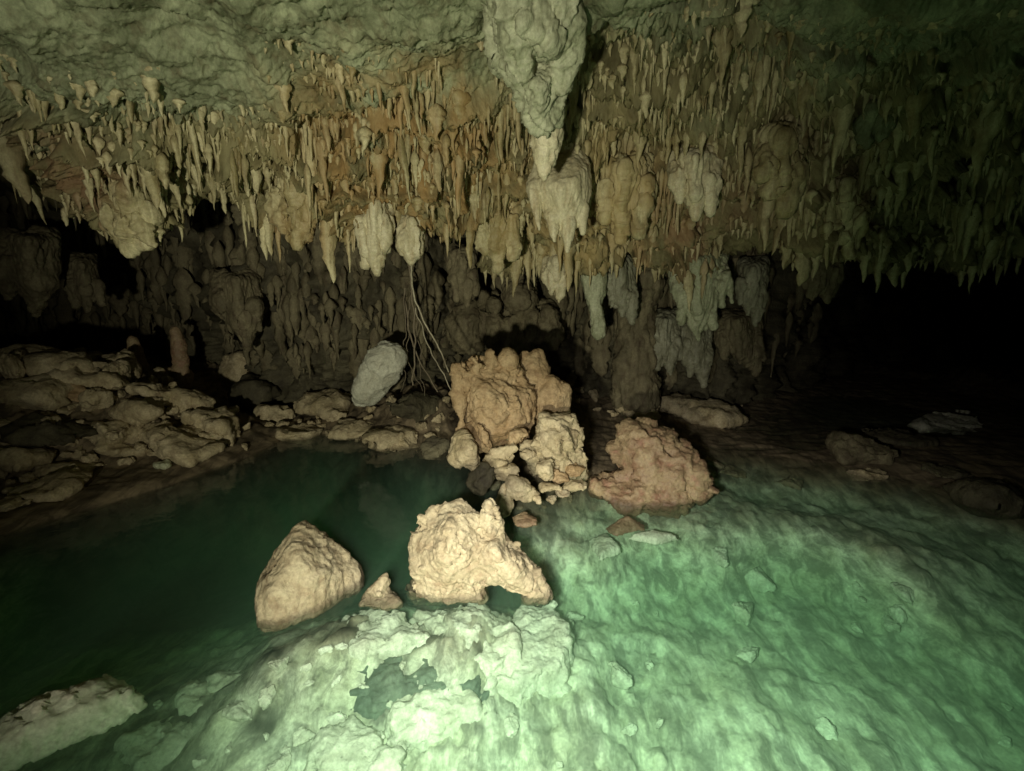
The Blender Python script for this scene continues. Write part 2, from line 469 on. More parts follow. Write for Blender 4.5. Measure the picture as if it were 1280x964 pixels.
# ------------------------------------------------------------------ floor of the cave / pool bed
FP = [  # px, py, z
    (338, 792, -.10), (365, 788, -.10), (395, 778, -.10), (425, 765, -.10), (448, 750, -.10), (352, 808, -.2), (400, 798, -.2), (525, 762, -.09), (560, 768, -.09), (600, 766, -.10), (545, 785, -.18), (640, 964, -.42), (400, 964, -.38), (200, 964, -.45), (0, 964, -.42), (-200, 930, -.6),
    (900, 964, -.50), (1280, 964, -.62), (1500, 964, -.6), (1100, 850, -.55), (800, 850, -.50), (650, 880, -.42),
    (1280, 800, -.60), (1000, 760, -.55), (820, 740, -.55), (700, 780, -.5), (1500, 760, -.5),
    (850, 665, -.42), (950, 655, -.42), (1050, 670, -.42), (1150, 700, -.42), (1280, 730, -.36),
    (760, 690, -.45), (690, 680, -.40), (640, 655, -.35),
    (900, 612, -.05), (1000, 622, -.05), (1100, 640, -.06), (1200, 665, -.06), (1290, 690, -.05), (1500, 700, .05),
    (900, 580, -.02), (1000, 585, .01), (1100, 600, .03), (1250, 620, .06), (1000, 545, -.03), (900, 545, -.01),
    (1150, 560, .05), (1290, 570, .08), (950, 525, -.03), (1100, 530, -.05), (1280, 530, 0), (1500, 560, .2),
    (820, 625, -.06), (740, 640, -.10), (800, 590, .02), (760, 570, .02), (700, 615, .02), (650, 615, .05), (640, 590, .16), (690, 575, .16),
    (600, 575, .08), (570, 560, .08), (590, 610, -.25), (760, 530, .04), (820, 515, .06), (900, 515, .02), (720, 510, .10),
    (560, 520, .25), (520, 480, .50), (470, 500, .30), (430, 520, .12), (520, 555, .0), (440, 552, -.02), (560, 500, .35), (600, 500, .2),
    (400, 520, .08), (350, 535, -.02), (300, 515, .08), (340, 505, .18), (380, 500, .2),
    (300, 815, -.40), (200, 860, -.42), (260, 840, -.42), (330, 850, -.42), (330, 900, -.40), (100, 930, -.42), (440, 770, -.16), (250, 880, -.5), (330, 815, -.55), (500, 790, -.26), (560, 780, -.28), (640, 800, -.30), (600, 740, -.35), (470, 830, -.30), (540, 840, -.36), (520, 900, -.34), (440, 900, -.32), (430, 810, -.26), (400, 850, -.30), (650, 840, -.36), (330, 800, -.30), (360, 800, -.22), (410, 785, -.18), (700, 820, -.40), (300, 840, -.33), (560, 930, -.38), (80, 900, -.55), (-100, 900, -.6), (150, 900, -.5),
    (320, 565, -.1), (240, 580, -.06), (130, 603, -.06), (60, 625, -.05), (0, 645, -.05), (-120, 690, -.05), (-250, 720, .1),
    (290, 545, .12), (220, 555, .25), (150, 580, .15), (80, 595, .15), (0, 610, .18), (-150, 640, .3),
]
WP = [onz(a, b, z) for a, b, z in FP]
# deep water: depth below a point of the surface
for a_, b_, z in [(370, 562, -1.0), (450, 590, -1.6), (530, 600, -1.3), (545, 650, -1.5), (470, 660, -2.0), (400, 620, -2.2), (250, 640, -2.2), (150, 700, -2.2), (50, 770, -2.0), (480, 700, -1.5), (620, 670, -.8), (590, 640, -1.0),
                  (300, 690, -1.5), (190, 740, -1.3), (270, 775, -.45), (310, 750, -.6), (200, 800, -.55), (340, 775, -.2), (120, 835, -.6), (90, 865, -.5), (240, 810, -.44), (370, 740, -.5), (-100, 780, -1.6), (-40, 820, -1.0), (-150, 850, -1.2), (300, 600, -1.6), (350, 660, -2.2), (180, 650, -1.8), (60, 690, -1.8), (400, 680, -1.5), (-60, 740, -1.8), (-300, 800, -1.5), (440, 735, -.4), (510, 730, -.4), (560, 560, -.3)]:
    p = onz(a_, b_, 0); p[2] = z; WP.append(p)
for k in range(9):      # crest and flank of the left bank
    t = k / 8
    x_, y_ = 20 + 290 * t, 440 + 8 * t + 95 * t ** 1.8
    WP.append(at(x_, y_ - 14, 5.15 - .15 * t)); WP.append(at(x_ - 8, y_ + 26 * (1 - .5 * t), 4.75)); WP.append(at(x_, y_ + 12, 5.6)); 
    WP.append(onz(x_ * .98, 640 - .24 * x_ + 2, -.05)); WP.append(onz(x_ * .98, 640 - .24 * x_ - 14, .08))
WP += [at(30, 440, 5.1), at(90, 438, 5.2), at(150, 462, 5.1), at(210, 492, 5.0), at(-80, 440, 4.8), at(270, 522, 5.1), at(-300, 450, 4.6), at(120, 520, 4.6), at(40, 520, 4.4), at(-60, 540, 4.1),
       at(200, 530, 4.7),
       np.array([-4.5, 6.8, 0.5]), np.array([-3, 6.8, 0.15]), np.array([-6.5, 6.5, 0.6]), np.array([-1.5, 6.6, 0.35]), np.array([0, 6.8, 0.3]), np.array([1.5, 6.8, 0.2]), np.array([3, 7.5, 0.05]),
       np.array([5, 9, 0.0]), np.array([9, 11, 0.1]), np.array([2, 11, 0.1]), np.array([-5, 11, 0.5]), np.array([9, 6, .3]), np.array([9, 3, .3]), np.array([7, 1, .1]), np.array([-7, 3, .4]), np.array([-7, 1, .2]),
       np.array([0, .5, -.5]), np.array([1.5, .8, -.55]), np.array([-1.5, .7, -.5]), np.array([0, -2, .1]), np.array([4, -2, .1]), np.array([-4, -2, .1]), np.array([4, 0.3, -.3]), np.array([-4, .3, -.4])]
WP = np.array(WP)
_c = WP[:, :2]
_h = 0.055 * np.clip(np.hypot(_c[:, 0], _c[:, 1]), 1.2, 9) + 0.02

SHELF = [(onz(350, 790)[:2], onz(440, 755)[:2], -.16, .07, .6), (onz(40, 960, -.4)[:2], onz(330, 850, -.35)[:2], -.40, .12, .32), (onz(520, 765)[:2], onz(600, 765)[:2], -.23, .06, .5)]

def floor_z(x, y):
    x = np.asarray(x, float).ravel(); y = np.asarray(y, float).ravel()
    z = np.zeros(len(x))
    for s in range(0, len(x), 20000):
        q = np.stack([x[s:s + 20000], y[s:s + 20000]], 1)
        r2 = ((q[:, None] - _c[None]) ** 2).sum(-1)
        wt = np.exp(-0.5 * r2 / _h[None] ** 2) + 1e-5 / (r2 + .3) ** 3
        z[s:s + 20000] = (wt @ WP[:, 2]) / wt.sum(1)
    for (a_, b_, z0, r0, k_) in SHELF:
        d_ = b_ - a_
        t_ = np.clip(((x - a_[0]) * d_[0] + (y - a_[1]) * d_[1]) / (d_ @ d_), 0, 1)
        ds = np.hypot(x - a_[0] - t_ * d_[0], y - a_[1] - t_ * d_[1])
        zs = z0 - np.maximum(0, ds - r0) * k_
        m_ = .05     # smooth maximum
        h_ = np.clip(.5 + .5 * (zs - z) / m_, 0, 1)
        z = z * (1 - h_) + zs * h_ + m_ * h_ * (1 - h_)
    P = np.stack([x, y, np.zeros(len(x))], 1)
    shore = sstep(0.04, 0.25, z)
    shelf = sstep(-0.16, -0.03, z) * (1 - shore)
    deep = 1 - sstep(-0.16, -0.03, z)
    w1, w2 = worley(P * np.array([6.0, 7.5, 1]) + 0.5 * fbm(P * 3, 2)[:, None])
    cob = np.clip(w2 - w1, 0, 0.5)
    ca, sa = .94, -.34
    Pr = np.stack([P[:, 0] * ca - P[:, 1] * sa, P[:, 0] * sa + P[:, 1] * ca, 0 * x], 1)
    z = z + deep * (0.022 * (cob - .25) * 2 + 0.045 * fbm(P * 2.2, 3) + 0.016 * ridged(Pr * np.array([12, 5.0, 1]) + .5 * fbm(P * 3, 2)[:, None], 3) * .8 + 0.010 * ridged(Pr * np.array([26, 13, 1]), 3) + sstep(3.2, 1.2, np.hypot(x - -.2, y - 1.6) * 1.6) * .035 * chips(Pr * 7 + .4 * fbm(P * 5, 2)[:, None]))
    z = z + shelf * (0.016 * ridged(P * np.array([2.2, 7.0, 1]), 3) + 0.012 * fbm(P * 5, 3))
    z = z + shore * (0.09 * fbm(P * 2.4, 4) + 0.08 * (cob - .2) * 2 + 0.03 * ridged(P * 6, 3))
    return z

nx, ny = 600, 480
gx = np.linspace(-8, 10, nx)
# denser rows and columns where the pool is close
gx = np.sign(np.linspace(-1, 1, nx)) * np.abs(np.linspace(-1, 1, nx)) ** 1.5 * 9.5
gy = -2.4 + 15.0 * np.linspace(0, 1, ny) ** 1.25
GX, GY = np.meshgrid(gx, gy)
GZ = floor_z(GX, GY)
j, i = np.meshgrid(np.arange(ny - 1), np.arange(nx - 1), indexing='ij')
a = (j * nx + i).ravel()
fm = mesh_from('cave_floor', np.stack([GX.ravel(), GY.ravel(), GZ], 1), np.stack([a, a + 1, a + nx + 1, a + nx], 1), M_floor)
painted_gloom = fm.attributes.new('painted_gloom', 'FLOAT', 'POINT')  # weight of the gloom painted into the floor colour
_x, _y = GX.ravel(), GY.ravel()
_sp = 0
for a_, b_, r_ in [(520, 832, .13), (440, 838, .10), (605, 850, .07), (475, 905, .06), (400, 825, .07), (345, 860, .09), (240, 900, .10), (330, 925, .08), (600, 920, .05), (655, 800, .03), (180, 870, .12)]:  # shaded gaps between the sunken stones, painted as dark spots
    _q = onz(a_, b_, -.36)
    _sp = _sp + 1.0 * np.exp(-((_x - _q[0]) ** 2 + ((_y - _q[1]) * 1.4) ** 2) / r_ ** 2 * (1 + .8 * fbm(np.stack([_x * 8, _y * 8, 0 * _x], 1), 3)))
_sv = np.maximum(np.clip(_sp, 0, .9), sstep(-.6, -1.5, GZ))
_sv = np.maximum(_sv, sstep(.15, -.25, _x + .25 * (_y - 4)) * sstep(2.7, 3.1, _y) * sstep(.02, -.04, GZ))  # far slope of the left pool painted dark as if unlit
painted_gloom.data.foreach_set('value', (_sv * .93).astype(np.float32))
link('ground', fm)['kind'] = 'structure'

def hit(px, py):
    """point of the floor seen at a pixel"""
    d = ray(px, py)
    t = np.linspace(0.8, 12, 900)
    P = np.array([0, 0, CAMZ])[None] + d[None] * t[:, None]
    z = floor_z(P[:, 0], P[:, 1])
    k = np.argmax(P[:, 2] < z)
    if P[k, 2] >= z[k]:
        return None
    return np.array([P[k, 0], P[k, 1], z[k]])

# water body
def box_mesh(name, x0, x1, y0, y1, z0, z1, mat):
    V = [(x, y, z) for z in (z0, z1) for y in (y0, y1) for x in (x0, x1)]
    F = [(0, 2, 3, 1), (4, 5, 7, 6), (0, 1, 5, 4), (2, 6, 7, 3), (0, 4, 6, 2), (1, 3, 7, 5)]
    return mesh_from(name, V, F, mat, smooth=False)
w = link('water', box_mesh('water', -9.3, 9.3, -2.3, 12.4, -3.2, 0.0, M_water))
w['kind'] = 'structure'

# ------------------------------------------------------------------ rock sculpting
def ell(c, r, rot=(0, 0, 0), seg=20):
    """ellipsoid"""
    V, F = [], []
    n, m = seg, seg // 2
    for a_ in range(m + 1):
        th = math.pi * a_ / m
        for b_ in range(n):
            ph = 2 * math.pi * b_ / n
            V.append((math.sin(th) * math.cos(ph) * r[0], math.sin(th) * math.sin(ph) * r[1], math.cos(th) * r[2]))
    for a_ in range(m):
        for b_ in range(n):
            F.append((a_ * n + b_, (a_ + 1) * n + b_, (a_ + 1) * n + (b_ + 1) % n, a_ * n + (b_ + 1) % n))
    from mathutils import Euler
    R = np.array(Euler(rot).to_matrix())
    return np.array(V) @ R.T + np.array(c), F

def cone(p0, r0, p1, r1, seg=14, flat=1.0):
    """rounded, tapered limb from p0 to p1"""
    p0, p1 = np.array(p0, float), np.array(p1, float)
    d = p1 - p0
    Ln = np.linalg.norm(d); d = d / Ln
    a_ = np.cross(d, [0, 1, 0.01]); a_ /= np.linalg.norm(a_)
    b_ = np.cross(d, a_)
    V, F = [], []
    st = [(-r0 * .9, r0 * .4), (-r0 * .55, r0 * .8), (0, r0)] + [(Ln * k / 6, r0 + (r1 - r0) * k / 6) for k in range(1, 6)] + [(Ln, r1), (Ln + r1 * .55, r1 * .8), (Ln + r1 * .9, r1 * .4)]
    for s, r in st:
        for k in range(seg):
            t = 2 * math.pi * k / seg
            V.append(p0 + d * s + (a_ * math.cos(t) + b_ * math.sin(t) * flat) * r)
    n = len(st)
    for q in range(n - 1):
        for k in range(seg):
            F.append((q * seg + k, q * seg + (k + 1) % seg, (q + 1) * seg + (k + 1) % seg, (q + 1) * seg + k))
    F.append(tuple(range(seg))[::-1]); F.append(tuple((n - 1) * seg + k for k in range(seg)))
    return np.array(V), F

def hull(pts):
    import bmesh
    bm = bmesh.new()
    for p in pts:
        bm.verts.new(tuple(p))
    bmesh.ops.convex_hull(bm, input=bm.verts)
    bm.verts.ensure_lookup_table()
    for k in [v for v in bm.verts if not v.link_faces]:
        bm.verts.remove(k)
    bm.verts.index_update()
    V = np.array([v.co[:] for v in bm.verts]); F = [tuple(v.index for v in f.verts) for f in bm.faces]
    bm.free()
    return V, F

def sculpt(name, parts, mat, vox, disp, smooth=6, parent=None):
    """voxel-fuse the parts, relax, then carve with noise"""
    V, F, k = [], [], 0
    for v, f in parts:
        V.append(v); F += [tuple(i + k for i in t) for t in f]; k += len(v)
    V = np.concatenate(V)
    me = bpy.data.meshes.new('tmp')
    me.from_pydata(V.tolist(), [], F); me.update()
    o = bpy.data.objects.new('tmp', me); col.objects.link(o)
    md = o.modifiers.new('r', 'REMESH'); md.mode = 'VOXEL'; md.voxel_size = vox
    if smooth:
        ms = o.modifiers.new('s', 'SMOOTH'); ms.iterations = smooth; ms.factor = 0.6
    dg = bpy.context.evaluated_depsgraph_get()
    ev = bpy.data.meshes.new_from_object(o.evaluated_get(dg))
    bpy.data.objects.remove(o); bpy.data.meshes.remove(me)
    n = len(ev.vertices)
    P = np.empty(n * 3); ev.vertices.foreach_get('co', P); P = P.reshape(-1, 3)
    N = np.empty(n * 3); ev.vertex_normals.foreach_get('vector', N); N = N.reshape(-1, 3)
    c = (P.min(0) + P.max(0)) / 2
    c[2] = P[:, 2].min()
    P2 = P + disp(P, N)
    ev.vertices.foreach_set('co', (P2 - c).astype(np.float32).ravel())
    ev.materials.clear(); ev.materials.append(mat)
    ev.polygons.foreach_set('use_smooth', [True] * len(ev.polygons))
    ev.name = name
    ev.update()
    ob = link(name, ev, parent)
    ob.location = c
    return ob

def d_rough(s=1.0, amp=0.03, pit=0.4, strat=0.0, fl=0.0, seed=0.0):
    """carving noise: s = feature frequency, amp in metres, pit = pocket strength, strat = bedding, fl = flutes"""
    def f(P, N):
        Q = P + seed
        d = amp * (1.6 * fbm(Q * 3.0 * s, 3) + 0.40 * ridged(Q * 6.0 * s + 0.5 * fbm(Q * 4, 2)[:, None], 4) * .7 * (.5 + sstep(-.3, .4, fbm(Q * 2.3, 2))))
        wq = Q + .05 / s * np.stack([fbm(Q * 5 * s, 2), fbm(Q * 5 * s + 9, 2), fbm(Q * 5 * s + 21, 2)], 1)
        d = d + amp * (.5 + pit) * (1.1 * chips(wq * 4.2 * s) + .6 * chips(wq * 10 * s + 3))
        w1, w2 = worley(Q * 22 * s)
        d = d - amp * pit * 0.5 * sstep(.40, .1, w1) * sstep(.0, .4, fbm(Q * 3 + 5, 2))
        if strat:
            t = Q[:, 2] * 17 * s + 2.2 * fbm(Q * 3, 4) + 2 * Q[:, 0]
            d = d + amp * strat * (sstep(0, .25, t % 1) * (1 - t % 1) - .4) * sstep(-.5, .3, fbm(Q * 4 + 2, 2))
        if fl:
            d = d + amp * fl * ridged(Q * np.array([17, 17, 2.5]), 3)
        d = d + amp * .22 * fbm(Q * 40, 2)
        return N * d[:, None]
    return f

# ---- rocks standing in the pool
# pointed rock
o = sculpt('pool_rock', [hull([at(380, 652, 2.45), at(370, 660, 2.40), at(390, 662, 2.48), at(321, 738, 2.32), at(328, 718, 2.42), at(345, 695, 2.42), onz(333, 780, -.02), onz(352, 782, -.02),
                               onz(400, 764, -.02), at(370, 700, 2.22), at(392, 720, 2.22), onz(430, 745, -.02), at(340, 745, 2.12), at(408, 676, 2.52), at(418, 688, 2.5), at(446, 704, 2.48), at(450, 718, 2.44), onz(449, 735, -.02), onz(440, 730, -.4), at(400, 700, 2.8), at(350, 700, 2.75),
                               onz(338, 774, -.3), onz(352, 776, -.45), onz(420, 745, -.45)]),
                         ], M_cream, 0.011,
           lambda P, N: d_rough(.9, 0.014, .5, fl=.6)(P, N), smooth=1)
tag(o, 'pointed cream rock like a small pyramid standing in the pool, left of the arched rock', 'rock')

# arched rock
A_ = [hull([at(540, 634, 2.45), at(556, 626, 2.45), at(577, 622, 2.45), at(598, 640, 2.42), at(600, 655, 2.36), at(605, 700, 2.3), onz(602, 752, -.02), onz(560, 756, -.02), onz(520, 748, -.02), at(512, 722, 2.3),
            at(511, 690, 2.38), at(517, 662, 2.42), at(560, 690, 2.18), at(560, 655, 2.26), at(545, 680, 2.75), at(590, 660, 2.65), onz(530, 720, .02), onz(590, 730, .02)]),
      hull([at(590, 668, 2.42), at(612, 664, 2.42), at(628, 672, 2.42), at(655, 692, 2.40), at(671, 718, 2.36), at(682, 744, 2.32), at(664, 748, 2.26), at(640, 742, 2.26), at(606, 724, 2.28), at(590, 715, 2.3), at(618, 690, 2.22), at(628, 662, 2.4),
            at(640, 690, 2.58), at(600, 690, 2.6), at(665, 722, 2.5)]),
      hull([at(598, 672, 2.36), at(632, 672, 2.38), at(604, 652, 2.37), at(624, 654, 2.38), at(609, 626, 2.38), at(614, 624, 2.40), at(619, 640, 2.38), at(612, 665, 2.48), at(612, 665, 2.30)]), cone(at(612, 650, 2.38), .022, at(612, 628, 2.37), .010),
      cone(at(668, 728, 2.34), .03, onz(681, 750, -.05), .02), cone(at(598, 715, 2.3), .03, onz(606, 748, -.05), .022),
      cone(at(640, 685, 2.4), .03, at(648, 680, 2.4), .01), cone(at(528, 650, 2.42), .03, at(520, 655, 2.4), .014),
      hull([onz(512, 740, 0), onz(606, 750, 0), onz(600, 735, 0), onz(530, 720, .0), onz(520, 750, -.45), onz(600, 756, -.45), onz(610, 730, -.4), onz(515, 730, -.4)]),
      hull([onz(660, 748, 0.0), onz(684, 744, 0.0), onz(675, 735, 0), onz(655, 756, -.4), onz(690, 752, -.4), onz(685, 735, -.4), onz(650, 740, -.4)])]
o = sculpt('arched_rock', A_, M_cream, 0.007, d_rough(1.4, 0.0155, .8, strat=.9), smooth=1)
tag(o, 'pitted cream rock with a horn on top and a spur arching down to the water', 'rock')

o = sculpt('small_rock', [hull([onz(450, 757, -.01), at(457, 747, 2.32), at(470, 738, 2.34), at(484, 738, 2.36), at(495, 744, 2.36), onz(503, 754, -.01), onz(480, 762, -.02), at(475, 745, 2.5), at(490, 740, 2.5), onz(455, 757, -.2), onz(500, 757, -.2)]),
                          hull([at(455, 750, 2.32), at(466, 730, 2.34), at(476, 722, 2.34), at(483, 717, 2.35), at(481, 727, 2.36), at(490, 742, 2.36), at(474, 745, 2.24), at(476, 735, 2.44), at(462, 738, 2.3)])],
           M_cream, 0.007, d_rough(1.8, 0.011, .7, strat=.5), smooth=1)
tag(o, 'small jagged cream rock poking out of the water between the two large pool rocks', 'rock')

def slab(name, outline, z, thick, mat, amp, label, s=1.4, top=0, vox=.012, pit=.7, cat='rock', strat=.4, tilt=0.0):
    """flat-topped stone: outline of pixels seen at height z"""
    pts = []
    for k, (a_, b_) in enumerate(outline):
        p = onz(a_, b_, z)
        pts.append(p); q = p.copy(); q[2] -= thick; q[:2] += (q[:2] - np.mean([onz(*t, z)[:2] for t in outline], axis=0)) * .3
        pts.append(q)
    c = np.mean([onz(*t, z) for t in outline], axis=0)
    pts.append(c + np.array([0, 0.02, top]))
    o_ = sculpt(name, [hull(pts)], mat, vox, d_rough(s, amp * 1.25, pit, strat=strat), smooth=1)
    return tag(o_, label, cat)

SR = 'submerged_rock'
slab(SR, [(430, 775), (455, 760), (505, 766), (537, 792), (500, 800), (445, 814)], -.16, .14, M_sub, .014, 'flat pale green slab just under the water below the small jagged rock', top=.02, s=1.8)
slab(SR, [(520, 768), (560, 756), (610, 760), (640, 785), (648, 815), (610, 830), (590, 812), (560, 800)], -.20, .16, M_sub, .018, 'sunken pale block directly under the arched rock', top=.03, s=1.8)
slab(SR, [(655, 756), (690, 756), (712, 800), (700, 825), (650, 848), (612, 842), (640, 806)], -.25, .2, M_sub, .014, 'sunken rock ledge running down from the spur of the arched rock', top=.03, s=1.8)
slab(SR, [(486, 866), (520, 852), (560, 858), (592, 866), (596, 888), (540, 902), (500, 914), (488, 892)], -.27, .16, M_sub, .013, 'brightest sunken block below the dark hollow in the pool floor', top=.02, s=1.9)
slab(SR, [(388, 935), (405, 912), (440, 898), (468, 912), (470, 935), (440, 958), (400, 958)], -.29, .14, M_sub, .014, 'lumpy sunken stone at the lower edge, left of the brightest block', top=.03, s=2.0)
slab(SR, [(445, 955), (478, 930), (500, 940), (500, 975), (450, 985)], -.30, .14, M_sub, .013, 'sunken stone cut by the bottom edge of the photo', top=.02, s=2.0)
slab(SR, [(262, 848), (290, 835), (330, 838), (322, 852), (290, 866), (268, 862)], -.30, .14, M_sub, .013, 'small sunken stone in the half dark, left of centre', top=.02, s=2.0)
slab(SR, [(222, 862), (240, 848), (262, 862), (250, 890), (225, 885)], -.32, .14, M_sub, .012, 'small dim sunken stone at the left end of the sunken row', top=.02, s=2.0)
slab(SR, [(430, 845), (470, 822), (530, 815), (590, 838), (585, 856), (520, 852), (470, 872), (440, 866)], -.25, .10, M_deep, .016, 'dark sunken rock in the hollow above the brightest block', top=.03, s=1.8)
slab(SR, [(330, 885), (370, 862), (430, 858), (455, 872), (420, 892), (380, 905), (345, 902)], -.36, .12, M_rub, .014, 'low cobbly sunken ledge left of the brightest block', top=.03, s=1.8)
slab(SR, [(150, 930), (200, 900), (262, 890), (300, 905), (250, 925), (180, 955)], -.36, .12, M_sub, .014, 'long low sunken ledge at the lower left', top=.02, s=1.8)
slab('rock_ledge', [(-60, 925), (20, 884), (60, 868), (110, 850), (150, 847), (158, 862), (120, 880), (60, 905), (-20, 940)], -.045, .10, M_white, .014, 'long dull rock ledge breaking the surface at the lower left', top=.045, cat='ledge', s=1.6)
slab(SR, [(740, 672), (758, 668), (772, 682), (752, 690)], -.18, .05, M_sub, .006, 'small pale green stone under water in front of the reddish mound', top=.02, vox=.01)
slab('pool_stone', [(762, 655), (782, 648), (800, 651), (802, 657), (772, 661)], -.03, .04, M_red, .007, 'small reddish stone awash in front of the reddish mound', top=.05, vox=.01)
slab(SR, [(790, 668), (815, 664), (842, 668), (820, 673)], -.12, .04, M_sub, .006, 'thin pale sliver of stone under water right of the awash reddish stone', top=.02, vox=.01)

# ---- central boulders on the islet
B = [hull([at(575, 452, 3.85), at(590, 443, 3.9), at(640, 452, 3.95), at(655, 475, 3.9), at(668, 505, 3.85), at(668, 545, 3.8), at(640, 565, 3.72), at(590, 560, 3.75), at(574, 520, 3.85),
           at(570, 480, 3.9), at(620, 500, 3.6), at(610, 460, 4.2), at(650, 520, 4.2), at(590, 540, 4.2)]),
     cone(at(582, 480, 3.8), .06, at(577, 452, 3.8), .03), cone(at(573, 500, 3.76), .035, at(571, 458, 3.76), .018),
     cone(at(578, 545, 3.74), .045, at(574, 500, 3.75), .03),
     cone(at(615, 470, 3.85), .05, at(612, 444, 3.85), .022), cone(at(598, 465, 3.8), .05, at(596, 448, 3.8), .03),
     cone(at(632, 470, 3.9), .055, at(634, 450, 3.9), .03)]
o = sculpt('boulder', B, M_tan, 0.014, d_rough(.9, 0.034, .9, fl=.3), smooth=2)
tag(o, 'tall warm tan boulder with a knobbly crown on the rocky islet', 'boulder')
B = [cone(at(664, 500, 4.1), .17, at(668, 456, 4.1), .10), ell(at(690, 500, 4.05), (.17, .18, .20)), ell(at(704, 490, 4.1), (.07, .12, .10)), ell(at(690, 525, 4.0), (.16, .15, .12)),
     cone(at(655, 480, 4.1), .06, at(657, 444, 4.1), .035), cone(at(675, 475, 4.1), .07, at(672, 444, 4.1), .045)]
o = sculpt('boulder', B, M_tan, 0.017, d_rough(.9, 0.03, .5, fl=.3), smooth=3)
tag(o, 'brown boulder leaning behind the right shoulder of the tall tan boulder', 'boulder')
B = [hull([at(668, 548, 3.55), at(685, 525, 3.6), at(712, 517, 3.65), at(728, 540, 3.6), at(737, 575, 3.55), at(730, 596, 3.5), at(700, 600, 3.45), at(672, 575, 3.5), at(660, 560, 3.6), at(700, 555, 3.35), at(700, 540, 3.9), at(720, 590, 3.8), at(670, 590, 3.8)])]
o = sculpt('boulder', B, M_rub, 0.013, d_rough(1.2, 0.030, .9, strat=.6), smooth=2)
tag(o, 'craggy yellowish boulder with crumpled layers at the right of the pile', 'boulder')
B = [hull([at(562, 545, 3.6), at(580, 536, 3.6), at(596, 560, 3.55), at(598, 590, 3.5), at(572, 582, 3.5), at(563, 570, 3.55), at(580, 565, 3.8), at(590, 560, 3.4)])]
o = sculpt('boulder', B, M_rub, 0.011, d_rough(1.4, 0.018, .6), smooth=3)
tag(o, 'squat ribbed boulder at the left foot of the tall tan boulder', 'boulder')
# reddish mound
B = [ell(at(825, 590, 3.75), (.31, .28, .28)), ell(at(805, 612, 3.7), (.42, .30, .15)), ell(at(868, 602, 3.6), (.13, .14, .14)), ell(at(805, 560, 3.8), (.26, .26, .2)), cone(at(800, 605, 3.7), .16, at(750, 612, 3.6), .07)]
o = sculpt('rock_mound', B, M_red, 0.017, d_rough(1.0, 0.034, .8, strat=.8), smooth=2)
tag(o, 'rounded reddish brown rock mound with flaky layers at the edge of the green water', 'rock')
# white egg-shaped boulder
Y = 4.9
o = sculpt('boulder', [hull([at(x_, y_, 4.9) for x_, y_ in [(440, 500), (442, 478), (452, 458), (468, 440), (488, 427), (501, 430), (505, 450), (500, 470), (482, 492), (458, 508), (443, 508)]] +
                            [at(462, 478, 4.68), at(480, 456, 4.68), at(492, 440, 4.75), at(452, 495, 4.75), at(470, 470, 5.15), at(490, 450, 5.15), at(455, 490, 5.1)]),
                       ell(at(494, 437, 4.88), (.075, .09, .07)), cone(at(460, 488, 4.88), .17, at(480, 458, 4.88), .19, seg=20), ell(at(488, 446, 4.88), (.15, .15, .13))], M_white, 0.014, d_rough(.9, 0.026, .5), smooth=8)
tag(o, 'pale egg shaped boulder leaning on the far shore left of the roots', 'boulder')

# ---- individual stones of the islet pile
def stone(p, r, rot, mat, name='stone', amp=.13, vox=None, seed=None, boxy=.7):
    """a broken stone, r = half sizes"""
    sd = random.random() * 50 if seed is None else seed
    from mathutils import Euler
    R = np.array(Euler(rot).to_matrix())
    pts = []
    st = random.Random(int(sd * 1000))
    for k in range(16):
        v = np.array([st.gauss(0, 1), st.gauss(0, 1), st.gauss(0, 1)])
        v /= np.linalg.norm(v)
        v = v / max(abs(v)) * boxy + v * (1 - boxy)
        pts.append(R @ (v * np.array(r) * st.uniform(.85, 1.08)) + np.array(p))
    m = float(np.mean(r))
    return sculpt(name, [hull(pts)], mat, vox or m / 9, d_rough(.12 / m, m * amp, .9, strat=.9, seed=sd), smooth=1)

